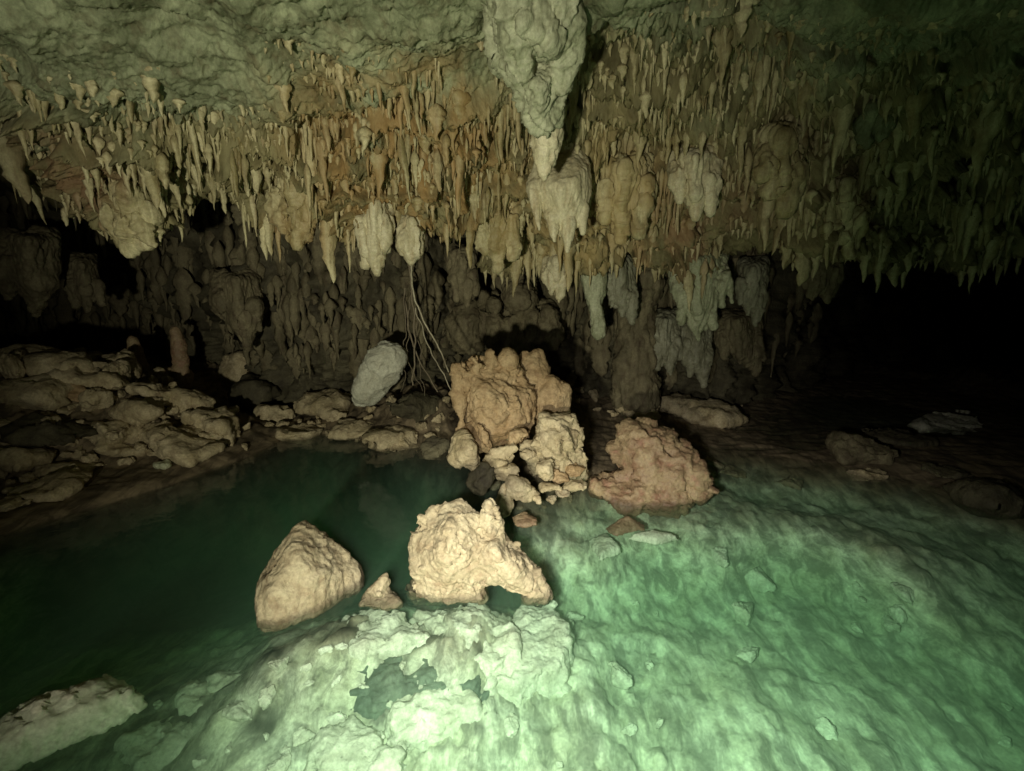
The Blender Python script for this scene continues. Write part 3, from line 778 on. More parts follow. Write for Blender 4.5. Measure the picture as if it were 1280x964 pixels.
pile = [  # px,py,Y, half w, half d, half h, tilt, label
    (622, 573, 3.42, .20, .10, .075, -.5, M_rub, 'long slanting slab lying across the foot of the tall tan boulder'),
    (682, 586, 3.35, .075, .08, .08, .1, M_rub, 'rounded block at the lower end of the slanting slab'),
    (645, 545, 3.5, .085, .06, .055, -.6, M_tan, 'small tan stone wedged between the tall boulder and the craggy one'),
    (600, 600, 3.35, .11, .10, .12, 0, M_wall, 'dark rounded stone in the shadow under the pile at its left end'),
    (631, 628, 3.18, .06, .06, .14, .25, M_rub, 'upright oval stone at the waterline, left front of the pile'),
    (652, 612, 3.2, .12, .09, .09, .3, M_rub, 'smooth wedge shaped stone beside the upright oval stone'),
    (700, 595, 3.4, .08, .06, .045, .1, M_tan, 'tan flat stone under the craggy yellowish boulder'),
    (722, 588, 3.45, .08, .07, .045, -.1, M_tan, 'tan flat stone under the right corner of the craggy boulder'),
    (660, 568, 3.45, .06, .05, .04, -.3, M_rub, 'small pale stone beside the craggy boulder, above the slab'),
    (672, 558, 3.5, .05, .05, .04, .4, M_rub, 'smallest stone in the gap left of the craggy boulder'),
    (690, 608, 3.3, .09, .07, .035, -.2, M_rub, 'flat stone at the front of the pile, below the rounded block'),
    (668, 622, 3.2, .08, .06, .03, .25, M_rub, 'thin stone at the waterline, front centre of the pile'),
    (704, 618, 3.25, .05, .05, .03, 0, M_cream, 'little bright stone at the right front waterline of the pile'),
    (716, 606, 3.35, .10, .08, .035, -.2, M_rub, 'broad low stone linking the pile to the reddish mound'),
    (690, 625, 3.15, .045, .04, .022, 0, M_cream, 'tiny bright stone at the front waterline of the pile'),
    (655, 650, 3.05, .09, .08, .03, .1, M_red, 'reddish stone barely above the water in front of the pile'),
    (606, 548, 3.55, .04, .06, .16, -.35, M_tan, 'thin upright flake leaning against the front of the tall tan boulder'),
    (636, 590, 3.35, .10, .08, .06, -.4, M_rub, 'stone tucked under the slanting slab'),
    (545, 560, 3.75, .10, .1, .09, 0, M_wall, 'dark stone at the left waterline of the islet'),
]
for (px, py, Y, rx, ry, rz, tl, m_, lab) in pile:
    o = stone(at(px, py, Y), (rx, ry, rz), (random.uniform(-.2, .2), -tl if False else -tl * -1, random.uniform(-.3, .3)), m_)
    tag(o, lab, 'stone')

# ---- stones on the shores
def shore_stone(px, py, w_px, h_px, mat, tilt, label, group=None, name='stone', sink=.25, depth=1.0, flat=None):
    p = hit(px, py + h_px * .35)
    if p is None: return None
    sc_ = p[1] / FPX
    rx, rz = w_px * sc_ / 2, h_px * sc_ / 2
    p = p + np.array([0, 0, rz * (1 - 2 * sink)])
    o_ = stone(p, (rx, rx * .8 * depth, rz), (random.uniform(-.15, .15), tilt, random.uniform(-.4, .4)), mat, name=name)
    return tag(o_, label, 'stone', group)

big = [
    (70, 448, 120, 34, M_rub, .10, 'long flat tan slab capping the crest of the left rubble bank'),
    (152, 452, 50, 26, M_rub, .35, 'grey brown block at the right end of the left bank crest'),
    (196, 492, 56, 26, M_rub, .3, 'tan block halfway down the ridge of the left bank'),
    (100, 490, 36, 26, M_tan, .5, 'yellowish stone in the middle of the left bank slope'),
    (235, 500, 60, 30, M_rub, .3, 'broad stone near the lower right end of the left bank'),
    (60, 608, 110, 20, M_rub, -.05, 'long flat slab lying in the water at the left shore'),
    (14, 628, 60, 14, M_rub, -.05, 'flat stone at the left edge of the photo, at the waterline'),
    (205, 580, 22, 12, M_pale, 0, 'small pale greenish stone in the water at the left shore'),
    (150, 560, 70, 20, M_rub, .25, 'sloping slab near the water on the left bank'),
    (90, 585, 70, 14, M_rub, .1, 'thin dark slab above the long flat slab on the left shore'),
    (230, 545, 110, 44, M_rub, .15, 'large low block at the right foot of the left bank'),
    (120, 468, 90, 30, M_rub, .25, 'broad layered slab on the upper slope of the left bank'),
    (45, 480, 110, 34, M_rub, .2, 'wide layered ledge under the crest slab of the left bank'),
    (180, 515, 90, 34, M_rub, .3, 'thick tan slab across the middle of the left bank'),
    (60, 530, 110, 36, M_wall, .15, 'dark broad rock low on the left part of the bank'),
    (140, 540, 80, 26, M_rub, .25, 'tilted slab under the thick tan slab of the left bank'),
    (270, 530, 70, 34, M_rub, .3, 'blocky stone stack at the pointed right end of the left bank'),
    (20, 565, 90, 26, M_rub, .1, 'low ledge near the left edge of the photo above the waterline'),
    (215, 470, 44, 24, M_tan, .35, 'warm tan block standing on the ridge of the left bank'),
    (410, 505, 80, 30, M_rub, .3, 'sloping slab on the far shore below the pale egg boulder'),
    (375, 540, 60, 22, M_rub, .1, 'block at the waterline left of the lumpy stone'),
    (302, 462, 50, 56, M_rub, .6, 'smooth tan rounded block leaning on the dark far left shore'),
    (352, 462, 60, 40, M_rub, .3, 'rough block between the leaning rounded block and the pale egg boulder'),
    (395, 478, 60, 40, M_rub, .5, 'sloping rock just left of the pale egg boulder'),
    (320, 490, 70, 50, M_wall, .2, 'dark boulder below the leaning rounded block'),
    (345, 515, 50, 24, M_rub, 0, 'low stone on the far left shore at the waterline'),
    (495, 545, 80, 22, M_rub, 0, 'long pale flat rock at the waterline below the pale egg boulder'),
    (440, 535, 60, 22, M_rub, .1, 'lumpy stone at the waterline left of the long pale flat rock'),
    (520, 505, 90, 40, M_wall, .25, 'brown earthy hump right of the pale egg boulder'),
    (725, 470, 32, 40, M_rub, .4, 'pointed grey slab leaning up behind the boulder pile'),
    (757, 478, 40, 28, M_wall, -.3, 'dull block right of the pointed grey slab'),
    (796, 512, 56, 26, M_rub, .05, 'flat tan stone on the far shore behind the reddish mound'),
    (865, 490, 22, 18, M_rub, 0, 'small square block standing on the far right rock heap'),
    (895, 492, 50, 22, M_rub, .2, 'rounded stone right of the small square block on the far heap'),
    (880, 512, 110, 28, M_rub, .12, 'broad sloping rock forming the far right heap'),
    (835, 508, 40, 14, M_rub, -.1, 'low slab at the left end of the far right heap'),
    (1075, 562, 84, 34, M_back, .15, 'large dim rounded rock on the mud at the right'),
    (1080, 592, 50, 16, M_rub, 0, 'small flat stone in front of the large dim rock on the mud'),
    (1195, 532, 100, 11, M_white, -.2, 'long pale log shaped rock in the dark at the far right'),
    (1120, 545, 80, 16, M_wall, .05, 'dark low rock left of the log shaped rock'),
    (1240, 620, 110, 40, M_wall, .3, 'dark brown rock at the right edge of the mud'),
    (1185, 590, 60, 14, M_wall, .1, 'flat dark stone on the mud left of the edge rock'),
    (890, 578, 30, 12, M_rub, .2, 'small mud coloured stone just right of the reddish mound'),
    (915, 590, 40, 10, M_rub, .15, 'flat stone awash right of the reddish mound'),
    (985, 605, 36, 10, M_rub, .1, 'low brown stone at the edge where green water meets mud'),
]
for args in big:
    shore_stone(*args)

# rubble, individual stones
def in_poly(x, y, poly):
    c = False
    for k in range(len(poly)):
        x1, y1 = poly[k]; x2, y2 = poly[k - 1]
        if (y1 > y) != (y2 > y) and x < (x2 - x1) * (y - y1) / (y2 - y1) + x1:
            c = not c
    return c

protos = []
for k in range(10):
    pr = stone((0, 0, 0), (1, .85, .55), (0, 0, 0), M_rub, name='stone', seed=k * 3.1 + 1, vox=.07, boxy=.75)
    pr.location = (0, 0, 0)
    protos.append(pr.data)
    bpy.data.objects.remove(pr)

def rubble(poly, n, smin, smax, label, group, tilt=.3, mat=None, spacing=.8):
    placed = []
    xs = [p[0] for p in poly]; ys = [p[1] for p in poly]
    tries = 0
    while len(placed) < n and tries < n * 30:
        tries += 1
        x, y = random.uniform(min(xs), max(xs)), random.uniform(min(ys), max(ys))
        if not in_poly(x, y, poly): continue
        s = smin + (smax - smin) * random.random() ** 2.2
        if any((x - a_) ** 2 + ((y - b_) * 1.8) ** 2 < ((s + c_) * .5 * spacing) ** 2 for a_, b_, c_ in placed): continue
        p = hit(x, y)
        if p is None: continue
        placed.append((x, y, s))
        r = s * p[1] / FPX / 2
        o_ = bpy.data.objects.new('stone', random.choice(protos))
        col.objects.link(o_)
        o_.location = (p[0], p[1], p[2] - r * .15)
        o_.scale = (r, r * random.uniform(.7, 1), r * random.uniform(.7, 1.25))
        o_.rotation_euler = (random.uniform(-.35, .35), tilt + random.uniform(-.3, .3), random.uniform(0, 6.28))
        if mat:
            o_.material_slots[0].link = 'OBJECT'; o_.material_slots[0].material = mat
        tag(o_, label, 'stone', group)

rubble([(20, 440), (130, 440), (250, 490), (318, 540), (310, 560), (210, 572), (120, 600), (0, 640), (0, 480)], 110, 14, 56,
       'small brown stone in the rubble of the left bank', 'rubble stones on the left bank')
rubble([(325, 480), (420, 490), (560, 500), (570, 565), (500, 558), (420, 552), (330, 532)], 48, 9, 28,
       'small brown stone on the far shore around the pale egg boulder', 'stones around the pale egg boulder')
rubble([(580, 570), (720, 580), (740, 620), (680, 640), (620, 640), (590, 610)], 22, 8, 22,
       'little stone filling the gaps of the boulder pile', 'little stones in the boulder pile')
rubble([(715, 480), (940, 490), (935, 522), (760, 525), (715, 515)], 26, 9, 26,
       'small stone strewn on the far shore behind the reddish mound', 'small stones on the far shore')
rubble([(200, 880), (400, 800), (520, 820), (560, 960), (150, 975)], 26, 16, 50,
       'cobble lying on the lit pool floor left of centre', 'cobbles on the left pool floor', mat=M_sub)
rubble([(620, 860), (760, 700), (1000, 680), (1280, 780), (1280, 960), (640, 970)], 24, 14, 44,
       'cobble lying on the green pool floor at the right', 'cobbles on the right pool floor', mat=M_sub)

# ------------------------------------------------------------------ stalactites
def stal_unit(r_, seg=11, rings=15, blunt=0.0):
    """unit stalactite: top at z=0 (plus a buried root), tip at z=-1, radius ~1 at top"""
    ph = r_.random(6) * 6.28
    p = r_.uniform(.45, 1.5) - blunt * .2
    rmin = r_.uniform(.04, .16)
    brk = r_.choice([0, 0, 0, .8])
    bend = r_.normal(0, .25, 2)
    V = []
    ts = np.concatenate([[-.42, -.36, -.24, -.1], np.linspace(0, 1, rings)])
    for t in ts:
        tt = max(t, 0)
        r = (1 - tt) ** p * (1 - .18 * blunt) + rmin + blunt * .35 * math.sin(math.pi * min(1, tt * 1.02)) ** .5
        r *= 1 + .16 * math.sin(tt * 17 + ph[0]) * (1 - tt * .5) + .10 * math.sin(tt * 31 + ph[1])
        if t < .12: r *= {-.42: .05, -.36: .45, -.24: .85, -.1: 1.15}.get(round(float(t), 2), 1 + (0.12 - t) * 1.2)
        if t >= 1: r = .02
        elif t > .9: r *= .75
        if brk and t > brk: r = max(r, .22) * .9
        cx = bend[0] * tt * tt + .12 * math.sin(tt * 9 + ph[2]); cy = bend[1] * tt * tt + .12 * math.sin(tt * 8 + ph[3])
        for k in range(seg):
            a_ = 2 * math.pi * k / seg
            rr = r * (1 + .22 * math.sin(2 * a_ + ph[4] + tt * 1.5) + .12 * math.sin(5 * a_ + ph[5] + tt * 3))
            V.append((cx + rr * math.cos(a_), cy + rr * math.sin(a_), -t))
    n = len(ts)
    F = []
    for q in range(n - 1):
        for k in range(seg):
            F.append((q * seg + k, (q + 1) * seg + k, (q + 1) * seg + (k + 1) % seg, q * seg + (k + 1) % seg))
    return np.array(V), np.array(F)

rs = np.random.default_rng(21)
sharp = [stal_unit(rs) for _ in range(14)]
blunts = [stal_unit(rs, blunt=1.0) for _ in range(8)]
low = [stal_unit(rs, seg=8, rings=9) for _ in range(14)]
sharp_me = [mesh_from('stalactite', v, f, M_stal) for v, f in sharp]
blunt_me = [mesh_from('stalactite', v, f, M_back) for v, f in blunts]

ZN = [(-400, 120, 'at the far left end of the ceiling fringe', 'stalactites at the far left'),
      (120, 250, 'in the pale greenish cluster at the left', 'stalactites of the pale left cluster'),
      (250, 340, 'above the dark recess at the left', 'stalactites above the left recess'),
      (340, 430, 'in the fringe just left of the cream drapery', 'stalactites left of the cream drapery'),
      (430, 545, 'in the rusty fringe over the cream drapery', 'stalactites of the rusty fringe'),
      (545, 650, 'in the orange brown fringe left of the big hanging rock', 'stalactites of the orange brown fringe'),
      (650, 760, 'below the big hanging rock', 'stalactites below the big hanging rock'),
      (760, 850, 'in the beige cluster right of the big hanging rock', 'stalactites of the beige cluster'),
      (850, 940, 'above the pale flowstone drape at the right', 'stalactites above the pale drape'),
      (940, 1030, 'at the edge of the dark opening', 'stalactites at the edge of the dark opening'),
      (1030, 1140, 'over the dark opening at the right', 'stalactites over the dark opening'),
      (1140, 2000, 'in the gloom at the far right', 'stalactites in the gloom at the far right')]
def zone(px):
    for z in ZN:
        if z[0] <= px < z[1]: return z
    return ZN[-1]

cand = []
taken = []
cell = {}
def free(x, y, s):
    cx, cy = int(x // 12), int(y // 12)
    for i_ in range(cx - 2, cx + 3):
        for j_ in range(cy - 2, cy + 3):
            for (a_, b_, c_) in cell.get((i_, j_), ()):
                if (x - a_) ** 2 + ((y - b_) * .55) ** 2 < ((s + c_) * .42) ** 2:
                    return False
    cell.setdefault((cx, cy), []).append((x, y, s))
    return True

N0 = 30000
pxs = rs.uniform(-120, 1420, N0)
vs = 2.1 + (5.75 - 2.1) * rs.random(N0) ** .85
PP, NNs = surf(pxs, vs)
X_, Y_ = project(PP)
dens = fbm(PP * 1.3 + 40, 2)
dlen = fbm(PP * 3.0 + 11, 2)
_P0 = surf0(pxs, vs)
_t = _P0[:, 2] / .27 + 1.1 * fbm(_P0 * np.array([1.5, 1.5, .8]) + 5, 3)
lipf = _t - np.floor(_t)
for k in range(N0):
    v = vs[k]
    # upper edge of the field: sparse, and bare patches
    edge = sstep(2.2, 3.7, v + 1.2 * dens[k]) * (1 if lipf[k] < .45 else .35)
    if 740 < X_[k] < 960: edge = max(edge, .55)
    if rs.random() > edge: continue
    w_px = rs.choice([4.5, 6, 8, 11, 17], p=[.30, .28, .22, .13, .07])
    if X_[k] > 960 or X_[k] < 260: w_px *= 1.3
    if v > 5.3 + .45 * math.sin(X_[k] * .045 + 2 * math.sin(X_[k] * .017)) + .3 * dens[k]: continue
    if not free(X_[k], Y_[k], w_px): continue
    dist = PP[k][1]
    rad = w_px * dist / FPX / 2
    Ln = rad * 2 * rs.uniform(1.6, 4.4)
    Ln = min(Ln, .29) * (.35 + .65 * sstep(2.3, 3.6, v)) * (.6 + 1.0 * sstep(-.35, .6, dlen[k]))
    cand.append((w_px * Ln * FPX / dist, PP[k], rad, Ln, rs.random() * 6.28, X_[k], Y_[k]))
cand.sort(key=lambda c: -c[0])
cand = [c for c in cand if -60 < c[5] < 1340 and -60 < c[6] < 420] + [c for c in cand if not (-60 < c[5] < 1340 and -60 < c[6] < 420)]
NIND = 195
Vs, Fs, off = [], [], 0
for k, (ar, p, rad, Ln, rz, x, y) in enumerate(cand):
    p = p + np.array([0, 0, .02])
    if k < NIND:
        o = bpy.data.objects.new('stalactite', sharp_me[int(rs.integers(14))])
        col.objects.link(o)
        o.location = p
        o.rotation_euler = (rs.normal(0, .06), rs.normal(0, .06) - .22 * float(sstep(320, 40, x)), 0)
        o.scale = (rad, rad * rs.uniform(.7, 1), Ln)
        z = zone(x)
        size = 'long' if Ln > .26 else ('middling' if Ln > .18 else 'short')
        tag(o, '%s tapering stalactite %s' % (size, z[2]), 'stalactite', z[3])
    else:
        v, f = low[int(rs.integers(14))]
        c_, s_ = math.cos(rz), math.sin(rz)
        q = v * np.array([rad, rad * rs.uniform(.7, 1), Ln])
        q = np.stack([q[:, 0] * c_ - q[:, 1] * s_, q[:, 0] * s_ + q[:, 1] * c_, q[:, 2]], 1) + p
        Vs.append(q); Fs.append(f + off); off += len(v)
nfront = sum(len(f) for f in Fs)
pxs2 = rs.uniform(-80, 1000, 2600); vs2 = rs.uniform(6.2, 8.2, 2600)
PP2, _ = surf(pxs2, vs2)
X2, Y2 = project(PP2)
cell.clear()
for k in range(2600):
    w_px = rs.uniform(5, 12)
    if not (240 < Y2[k] < 450) or not free(X2[k], Y2[k], w_px * 1.1): continue
    p = PP2[k] + np.array([0, -.03, .02]); dist = p[1]
    rad = w_px * dist / FPX / 2; Ln = rad * 2 * rs.uniform(1.6, 4.5)
    v, f = low[int(rs.integers(14))]
    q = v * np.array([rad, rad, Ln]) + p
    Vs.append(q); Fs.append(f + off); off += len(v)
_me = mesh_from('small_stalactites', np.concatenate(Vs), np.concatenate(Fs), M_stal)
_me.materials.append(M_back)
_mi = np.zeros(len(_me.polygons), dtype=np.int32); _mi[nfront:] = 1
_me.polygons.foreach_set('material_index', _mi)
o = link('small_stalactites', _me)
tag(o, 'dense fringe of countless small stalactites covering the cave ceiling', 'stalactites', None, 'stuff')

# blunt dripstone on the back wall
cell.clear()
cand = []
N1 = 2500
pxs = rs.uniform(-60, 1010, N1)
vs = rs.uniform(6.5, 8.5, N1)
PP, NNs = surf(pxs, vs)
X_, Y_ = project(PP)
for k in range(N1):
    if not (-40 < X_[k] < 1000 and 290 < Y_[k] < 455): continue
    w_px = rs.uniform(8, 19)
    if not free(X_[k] * .8, Y_[k] * .8, w_px * .8): continue
    dist = PP[k][1]
    rad = w_px * dist / FPX / 2
    cand.append((w_px, PP[k], rad, rad * 2 * rs.uniform(1.3, 3.4), rs.random() * 6.28, X_[k]))
cand.sort(key=lambda c: -c[0])
BZ = [(-100, 240, 'in the dark recess at the left', 'blunt dripstones of the left recess'),
      (240, 420, 'on the back wall above the rough far left shore', 'blunt dripstones above the far left shore'),
      (420, 600, 'on the back wall behind the roots', 'blunt dripstones behind the roots'),
      (600, 760, 'on the back wall behind the tall tan boulder', 'blunt dripstones behind the tall boulder'),
      (760, 1100, 'on the back wall near the dark opening', 'blunt dripstones near the dark opening')]
for (w_, p, rad, Ln, rz, x) in cand[:100]:
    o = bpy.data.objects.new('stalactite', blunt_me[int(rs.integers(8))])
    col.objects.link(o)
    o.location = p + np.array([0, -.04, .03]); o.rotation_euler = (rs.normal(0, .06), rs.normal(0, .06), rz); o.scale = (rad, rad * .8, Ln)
    z = [b for b in BZ if b[0] <= x < b[1]][0]
    tag(o, 'dull blunt stalactite ' + z[2], 'stalactite', z[3])

# ---- big, individually recognisable formations
# the large hanging rock near the viewer
H = [hull([at(606, -60, 2.5), at(716, -60, 2.5), at(720, 60, 2.75), at(716, 85, 2.75), at(614, 30, 2.7), at(655, 30, 2.42), at(690, 60, 2.5), at(660, -60, 3.1), at(700, 100, 3.1), at(640, 95, 2.85)]),
     hull([at(624, 75, 2.75), at(718, 72, 2.75), at(704, 120, 2.82), at(700, 155, 2.85), at(688, 172, 2.85), at(664, 164, 2.85), at(648, 125, 2.82), at(672, 110, 2.58), at(680, 110, 3.05)]),
     cone(at(645, -60, 2.4), .11, at(652, 90, 2.62), .05), cone(at(700, -60, 2.45), .11, at(704, 110, 2.7), .04), cone(at(610, -40, 2.6), .05, at(628, 80, 2.8), .03)]
o = sculpt('hanging_rock', H, M_pale, 0.010, d_rough(1.0, 0.019, .5, fl=1.2), smooth=3)
tag(o, 'big pale green hanging rock, the largest pendant of the ceiling above the middle', 'stalactite')
t_ = [cone(at(682, 165, 2.98), .085, at(682, 198, 3.0), .06), cone(at(682, 195, 3.0), .06, at(680, 224, 3.0), .014)]
o = sculpt('stalactite', t_, M_drape, 0.009, d_rough(1.2, 0.012, .5, fl=.8), smooth=3)
tag(o, 'short cream stalactite tucked right under the big hanging rock', 'stalactite')

def drape(name, px0, px1, py0, tips, Y, mat, label, thick=.10, vox=.012, amp=.016, cat='flowstone', fl=1.2, bulge=0):
    """flowstone curtain: a body with drip tips (px, py, r_px)"""
    parts = []
    s = Y / FPX
    W = (px1 - px0) * s
    n = len(tips)
    rd = random.Random(int(px0 * 7 + py0))
    top = [at(px0, py0 - 12, Y + .35), at(px1, py0 - 12, Y + .35), at(px0, py0, Y + .14), at(px1, py0, Y + .14), at((px0 + px1) / 2, py0, Y - W * .35)]
    my = py0 + (max(t[1] for t in tips) - py0) * .62
    lt = max(tips, key=lambda t: t[1])
    lo = lt[1] - (lt[1] - py0) * .10
    parts.append(hull(top + [at(px0 * .80 + px1 * .2, my - (my - py0) * .25, Y), at(px1 * .80 + px0 * .2, my - (my - py0) * .25, Y), at(lt[0] - 3, lo, Y), at(lt[0] + 3, lo, Y), at((px0 + px1) / 2, my, Y - W * .22), at((px0 + px1) / 2, my, Y + W * .3)]))
    for k, (tx, ty, tr) in enumerate(tips):
        x0 = px0 + (px1 - px0) * (k + .5) / n
        r0 = W / n * .55
        m_ = at((x0 + tx) / 2, py0 * .45 + ty * .55, Y)
        parts.append(cone(at(x0, py0, Y + .16), r0 * .7, m_, r0 * .85))
        parts.append(cone(m_, r0 * .8, at(tx, ty - 2, Y - .02), .013))
        for q in range(2):
            ax = tx + rd.uniform(-1.3, 1.3) * tr
            ay = ty - rd.uniform(.12, .4) * (ty - py0)
            parts.append(cone(at((ax + x0) / 2, py0 * .5 + ay * .5, Y + rd.uniform(-.03, .03)), r0 * .5, at(ax, ay, Y + rd.uniform(-.05, .03)), .012))
    o_ = sculpt(name, parts, mat, vox, d_rough(1.0, amp, .3, fl=fl, seed=px0 * .01), smooth=2)
    return tag(o_, label, cat)

o = sculpt('flowstone', [hull([at(659, 232, 3.75), at(668, 202, 3.8), at(684, 192, 3.85), at(720, 190, 3.85), at(738, 206, 3.8), at(738, 240, 3.75), at(731, 272, 3.72), at(712, 298, 3.7), at(700, 296, 3.7), at(690, 284, 3.7), at(700, 235, 3.55), at(720, 225, 3.58), at(700, 170, 4.2), at(720, 170, 4.2), at(705, 250, 4.0)]),
                         cone(at(668, 235, 3.72), .05, at(674, 288, 3.66), .013), cone(at(690, 270, 3.68), .06, at(693, 302, 3.64), .013), cone(at(710, 280, 3.68), .06, at(709, 314, 3.64), .013), cone(at(728, 262, 3.72), .045, at(728, 292, 3.68), .013), cone(at(700, 185, 3.9), .1, at(705, 170, 4.2), .12)],
           M_drape, .010, d_rough(.8, .009, .2, fl=1.0), smooth=6)
tag(o, 'smooth cream flowstone lobe hanging behind and below the big hanging rock', 'flowstone')
drape('flowstone', 838, 900, 195, [(850, 255, 16), (868, 275, 14), (888, 268, 14)], 4.0, M_drape, 'dim cream flowstone bulge above the pale flowstone drape')
drape('flowstone', 838, 908, 325, [(850, 385, 15), (872, 427, 17), (892, 412, 9), (903, 385, 9)], 4.9, M_pale, 'pale pointed flowstone drape hanging left of the round pale blob')
drape('flowstone', 446, 490, 255, [(459, 318, 8), (470, 343, 12), (481, 310, 6)], 4.05, M_drape, 'bright cream drapery with pointed tips above the pale egg boulder')
drape('stalactite', 500, 530, 275, [(514, 330, 10)], 4.1, M_drape, 'cream stalactite from whose tip the long root hangs', cat='stalactite')
drape('stalactite', 680, 712, 325, [(688, 370, 8), (699, 379, 9)], 4.75, M_drape, 'twin tipped cream stalactite over the tall tan boulder', cat='stalactite')
drape('stalactite', 560, 592, 320, [(570, 376, 11), (584, 385, 10)], 5.1, M_back, 'thick blunt brown stalactite right of the long root', cat='stalactite')
drape('flowstone', 925, 958, 335, [(934, 395, 10), (945, 408, 12)], 5.3, M_grey, 'round pale blob of dripstone left of the dark opening')
o = sculpt('stalactite', [cone(at(742, 335, 4.9), .13, at(743, 365, 4.9), .10), cone(at(742, 360, 4.9), .08, at(745, 395, 4.88), .055), cone(at(745, 392, 4.88), .06, at(748, 416, 4.86), .062)], M_pale, .013, d_rough(1, .014, .3, fl=.7), smooth=4)
tag(o, 'slim pale grey stalactite with a swollen square tip, left of the rock column', 'stalactite')
drape('flowstone', 756, 792, 330, [(765, 385, 10), (778, 395, 10), (790, 405, 8)], 5.05, M_grey, 'dull grey dripstone sheet beside the slim stalactite with the square tip')
drape('flowstone', 812, 850, 400, [(822, 462, 12), (838, 470, 12)], 5.7, M_grey, 'low grey drip curtain between the rock column and the dark opening')
drape('flowstone', 852, 888, 410, [(862, 470, 13), (880, 484, 13)], 5.7, M_grey, 'grey drip curtain below the pale pointed drape')
drape('flowstone', 895, 950, 400, [(905, 450, 14), (925, 455, 14), (945, 470, 12)], 5.8, M_back, 'dark lumpy drip curtain at the edge of the dark opening')
drape('flowstone', 1005, 1050, 300, [(1015, 375, 9), (1034, 380, 11)], 4.7, M_back, 'brown drapery with two tips over the dark opening')
drape('flowstone', 1070, 1110, 130, [(1085, 185, 16), (1100, 178, 12)], 3.6, M_ceil, 'dim greenish bulge of dripstone high on the right ceiling')
drape('flowstone', 265, 325, 350, [(285, 400, 16), (310, 440, 14)], 5.6, M_back, 'dim two pronged drapery left of the far back wall')
drape('flowstone', 0, 70, 300, [(10, 375, 18), (45, 395, 22)], 5.2, M_back, 'dark broad drapery in the recess at the left edge')
drape('flowstone', 85, 120, 330, [(95, 385, 14), (110, 390, 14)], 5.6, M_back, 'dark stubby drapery in the left recess')
for px0, px1, py0, tips, Y, lab in [
        (592, 650, 235, [(605, 318, 10), (622, 335, 10), (640, 322, 8)], 4.35, 'brown fused dripstone mass left of the cream lobe, under the orange fringe'),
        (748, 812, 205, [(758, 275, 10), (775, 300, 10), (797, 292, 10)], 4.2, 'beige fused dripstone mass right of the cream flowstone lobe'),
        (955, 1000, 170, [(965, 240, 10), (983, 262, 9)], 3.8, 'dim fused dripstone mass at the right, above the edge of the dark opening'),
        (130, 190, 235, [(142, 295, 10), (160, 318, 11), (178, 305, 10)], 3.75, 'greenish fused dripstone mass in the pale left cluster'),
        (345, 392, 225, [(356, 290, 9), (374, 308, 10)], 4.0, 'olive fused dripstone mass left of the bright cream drapery'),
        (1030, 1080, 230, [(1042, 300, 10), (1062, 318, 10)], 4.1, 'dim brown fused dripstone mass over the dark opening'),
        ]:
    drape('flowstone', px0, px1, py0, tips, Y, M_stal, lab, fl=2.6, amp=.016)
# column
o = sculpt('rock_column', [cone(at(797, 350, 5.9), .25, at(797, 420, 5.85), .19), cone(at(797, 415, 5.85), .21, at(794, 500, 5.8), .24), cone(at(784, 380, 5.75), .09, at(783, 500, 5.7), .08)], M_back, .02, d_rough(.8, .032, .6, fl=.9), smooth=3)
tag(o, 'thick brown column joining ceiling and floor right of the tall tan boulder', 'column')
# round knobs hanging above the boulders
for px, py, w_, h_, lab in [(586, 410, 50, 60, 'widest rounded knob on the back wall above the tall boulder, leftmost of the row'),
                        (616, 412, 30, 46, 'rounded knob second from left in the row above the tall boulder'),
                        (641, 425, 34, 62, 'longest rounded knob in the row, right above the crown of the tall boulder'),
                        (664, 405, 26, 40, 'small rounded knob in the row, between two larger ones'),
                        (684, 412, 32, 50, 'rounded knob at the right end of the row above the tall boulder'),
                        (617, 382, 20, 18, 'small pale roundish knob above the row of larger knobs'),
                        (602, 376, 16, 22, 'tiny pale knob beside the small roundish knob'),
                        (650, 372, 44, 40, 'broad dull lump above the row of rounded knobs')]:
    s = 6.0 / FPX
    c = at(px, py, 6.0)
    o = sculpt('stalactite', [ell(c, (w_ * s / 2, .16, h_ * s / 2)), cone(c, w_ * s / 2 * .85, c + np.array([0, .25, h_ * s * .5]), w_ * s / 2 * .7)], M_back, .018, d_rough(1.2, .03, .6, fl=.6), smooth=3)
    tag(o, lab, 'stalactite')
for px, py, w_, h_, Y, lab in [(222, 430, 16, 50, 5.9, 'upright pinkish stone stub behind the left bank crest'),
                           (168, 435, 16, 30, 5.8, 'small leaning pinkish stub left of the taller one behind the bank')]:
    s = Y / FPX
    c = at(px, py, Y)
    o = sculpt('stalagmite', [cone(c + np.array([0, 0, -h_ * s]), w_ * s * .7, c + np.array([0, 0, h_ * s * .3]), w_ * s * .4)], M_red, .015, d_rough(1, .015, .4), smooth=3)
    tag(o, lab, 'stalagmite')

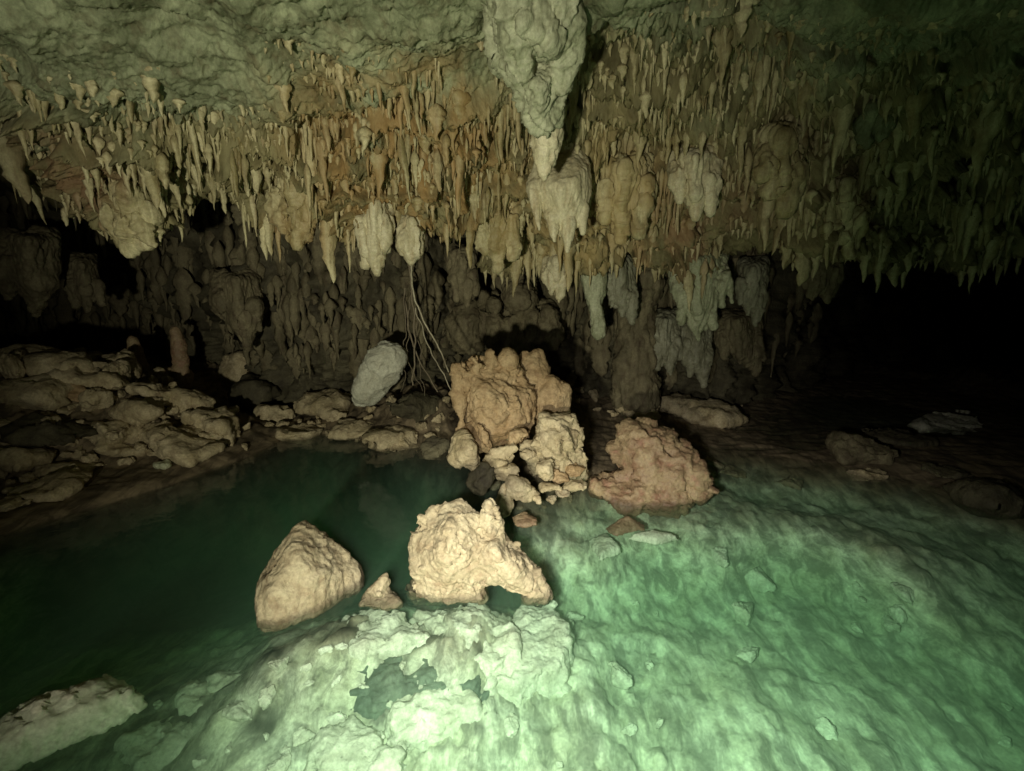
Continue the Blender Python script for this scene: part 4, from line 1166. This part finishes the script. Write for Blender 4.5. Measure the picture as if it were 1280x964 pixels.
# ------------------------------------------------------------------ roots
def tube(pts, r0, r1, seg=6, wob=.01):
    pts = np.array(pts, float)
    t = np.linspace(0, len(pts) - 1, 40)
    iv = np.clip(np.floor(t).astype(int), 0, len(pts) - 2); f = t - iv
    wv = cr_w(f)
    P = sum(wv[:, k][:, None] * pts[np.clip(iv + k - 1, 0, len(pts) - 1)] for k in range(4))
    P = P + wob * np.stack([fbm(P * 5 + r0 * 999, 3), fbm(P * 5 + 31, 3), 0 * t], 1)
    V, F = [], []
    for k in range(40):
        d = P[min(k + 1, 39)] - P[max(k - 1, 0)]; d /= np.linalg.norm(d)
        a_ = np.cross(d, [0, 1, .1]); a_ /= np.linalg.norm(a_); b_ = np.cross(d, a_)
        r = r0 + (r1 - r0) * k / 39
        for q in range(seg):
            th = 2 * math.pi * q / seg
            V.append(P[k] + (a_ * math.cos(th) + b_ * math.sin(th)) * r)
    for k in range(39):
        for q in range(seg):
            F.append((k * seg + q, k * seg + (q + 1) % seg, (k + 1) * seg + (q + 1) % seg, (k + 1) * seg + q))
    return V, F
def root(pts, r0, r1, label, wob=.02, group=None, mat=None):
    V, F = tube(pts, r0, r1, wob=wob)
    o_ = link('root', mesh_from('root', V, F, mat or M_root))
    return tag(o_, label, 'root', group)
root([at(514, 328, 4.1), at(518, 370, 4.3), at(535, 410, 4.3), at(552, 445, 4.2), at(568, 475, 4.0)], .009, .006, 'longest pale root hanging from the cream stalactite down to the tall boulder', mat=M_pale_root)
root([at(520, 385, 4.6), at(535, 430, 4.5), at(552, 465, 4.3), at(568, 500, 4.2)], .007, .004, 'second pale root running below and beside the longest one', mat=M_pale_root)
root([at(512, 320, 4.9), at(516, 380, 4.9), at(518, 440, 4.9), at(516, 482, 4.85)], .010, .008, 'brown root dropping straight behind the pale egg boulder')
root([at(505, 360, 5.1), at(512, 410, 5.0), at(524, 450, 4.9), at(548, 490, 4.7)], .012, .006, 'dark thick root at the back of the root tangle')
for k in range(3):
    x0 = 506 + k * 6.5
    root([at(x0, 400 + random.uniform(-40, 20), 5.0), at(x0 + random.uniform(-4, 8), 445, 4.95), at(x0 + random.uniform(-5, 22), 486 + random.uniform(-4, 12), 4.75)], .006, .002,
         'thin brown root in the tangle right of the pale egg boulder', wob=.04, group='thin roots of the tangle')

# ------------------------------------------------------------------ light: the visitor's hand lamp and an added spot behind the camera, near-black outside
def spot(name, loc, target, energy, size, blend, color, rad=.07):
    l = bpy.data.lights.new(name, 'SPOT')
    l.energy = energy; l.spot_size = math.radians(size); l.spot_blend = blend; l.color = color; l.shadow_soft_size = rad
    o_ = bpy.data.objects.new(name, l); col.objects.link(o_)
    o_.location = loc
    from mathutils import Vector
    d = Vector(target) - Vector(loc)
    o_.rotation_euler = d.to_track_quat('-Z', 'Y').to_euler()
    return o_
spot('hand_torch', (-.20, 0.25, 1.35), tuple(onz(745, 925, -.2)), 570, 97, 1.0, (1.0, .97, .86))
spot('added_rear_spot', (-.75, -1.3, .95), tuple(at(505, 345, 4.5)), 660, 76, 1.0, (1.0, .975, .76))  # unseen spot added behind the viewer to even out the roof lighting

w = bpy.data.worlds.new('World'); scene.world = w
w.use_nodes = True
nt = w.node_tree
sky = nt.nodes.new('ShaderNodeTexSky'); sky.sky_type = 'NISHITA'; sky.sun_disc = False
sky.sun_elevation = math.radians(2)
nt.links.new(sky.outputs[0], nt.nodes['Background'].inputs[0])
nt.nodes['Background'].inputs[1].default_value = 0.0005

# ------------------------------------------------------------------ camera
cd = bpy.data.cameras.new('camera')
cam = bpy.data.objects.new('camera', cd); col.objects.link(cam)
cam.location = (0, 0, CAMZ)
cam.rotation_euler = (math.pi / 2 - PITCH, 0, 0)
cd.sensor_fit = 'HORIZONTAL'; cd.sensor_width = 36; cd.lens = 36 * FPX / 1280
cd.clip_start = .02; cd.clip_end = 200
scene.camera = cam
scene.render.engine = 'CYCLES'
cy = scene.cycles
cy.use_denoising = True
cy.max_bounces = 6; cy.diffuse_bounces = 3; cy.glossy_bounces = 3; cy.volume_bounces = 2; cy.transparent_max_bounces = 12
cy.sample_clamp_indirect = 4
scene.view_settings.view_transform = 'Standard'; scene.view_settings.look = 'None'; scene.view_settings.exposure = 0
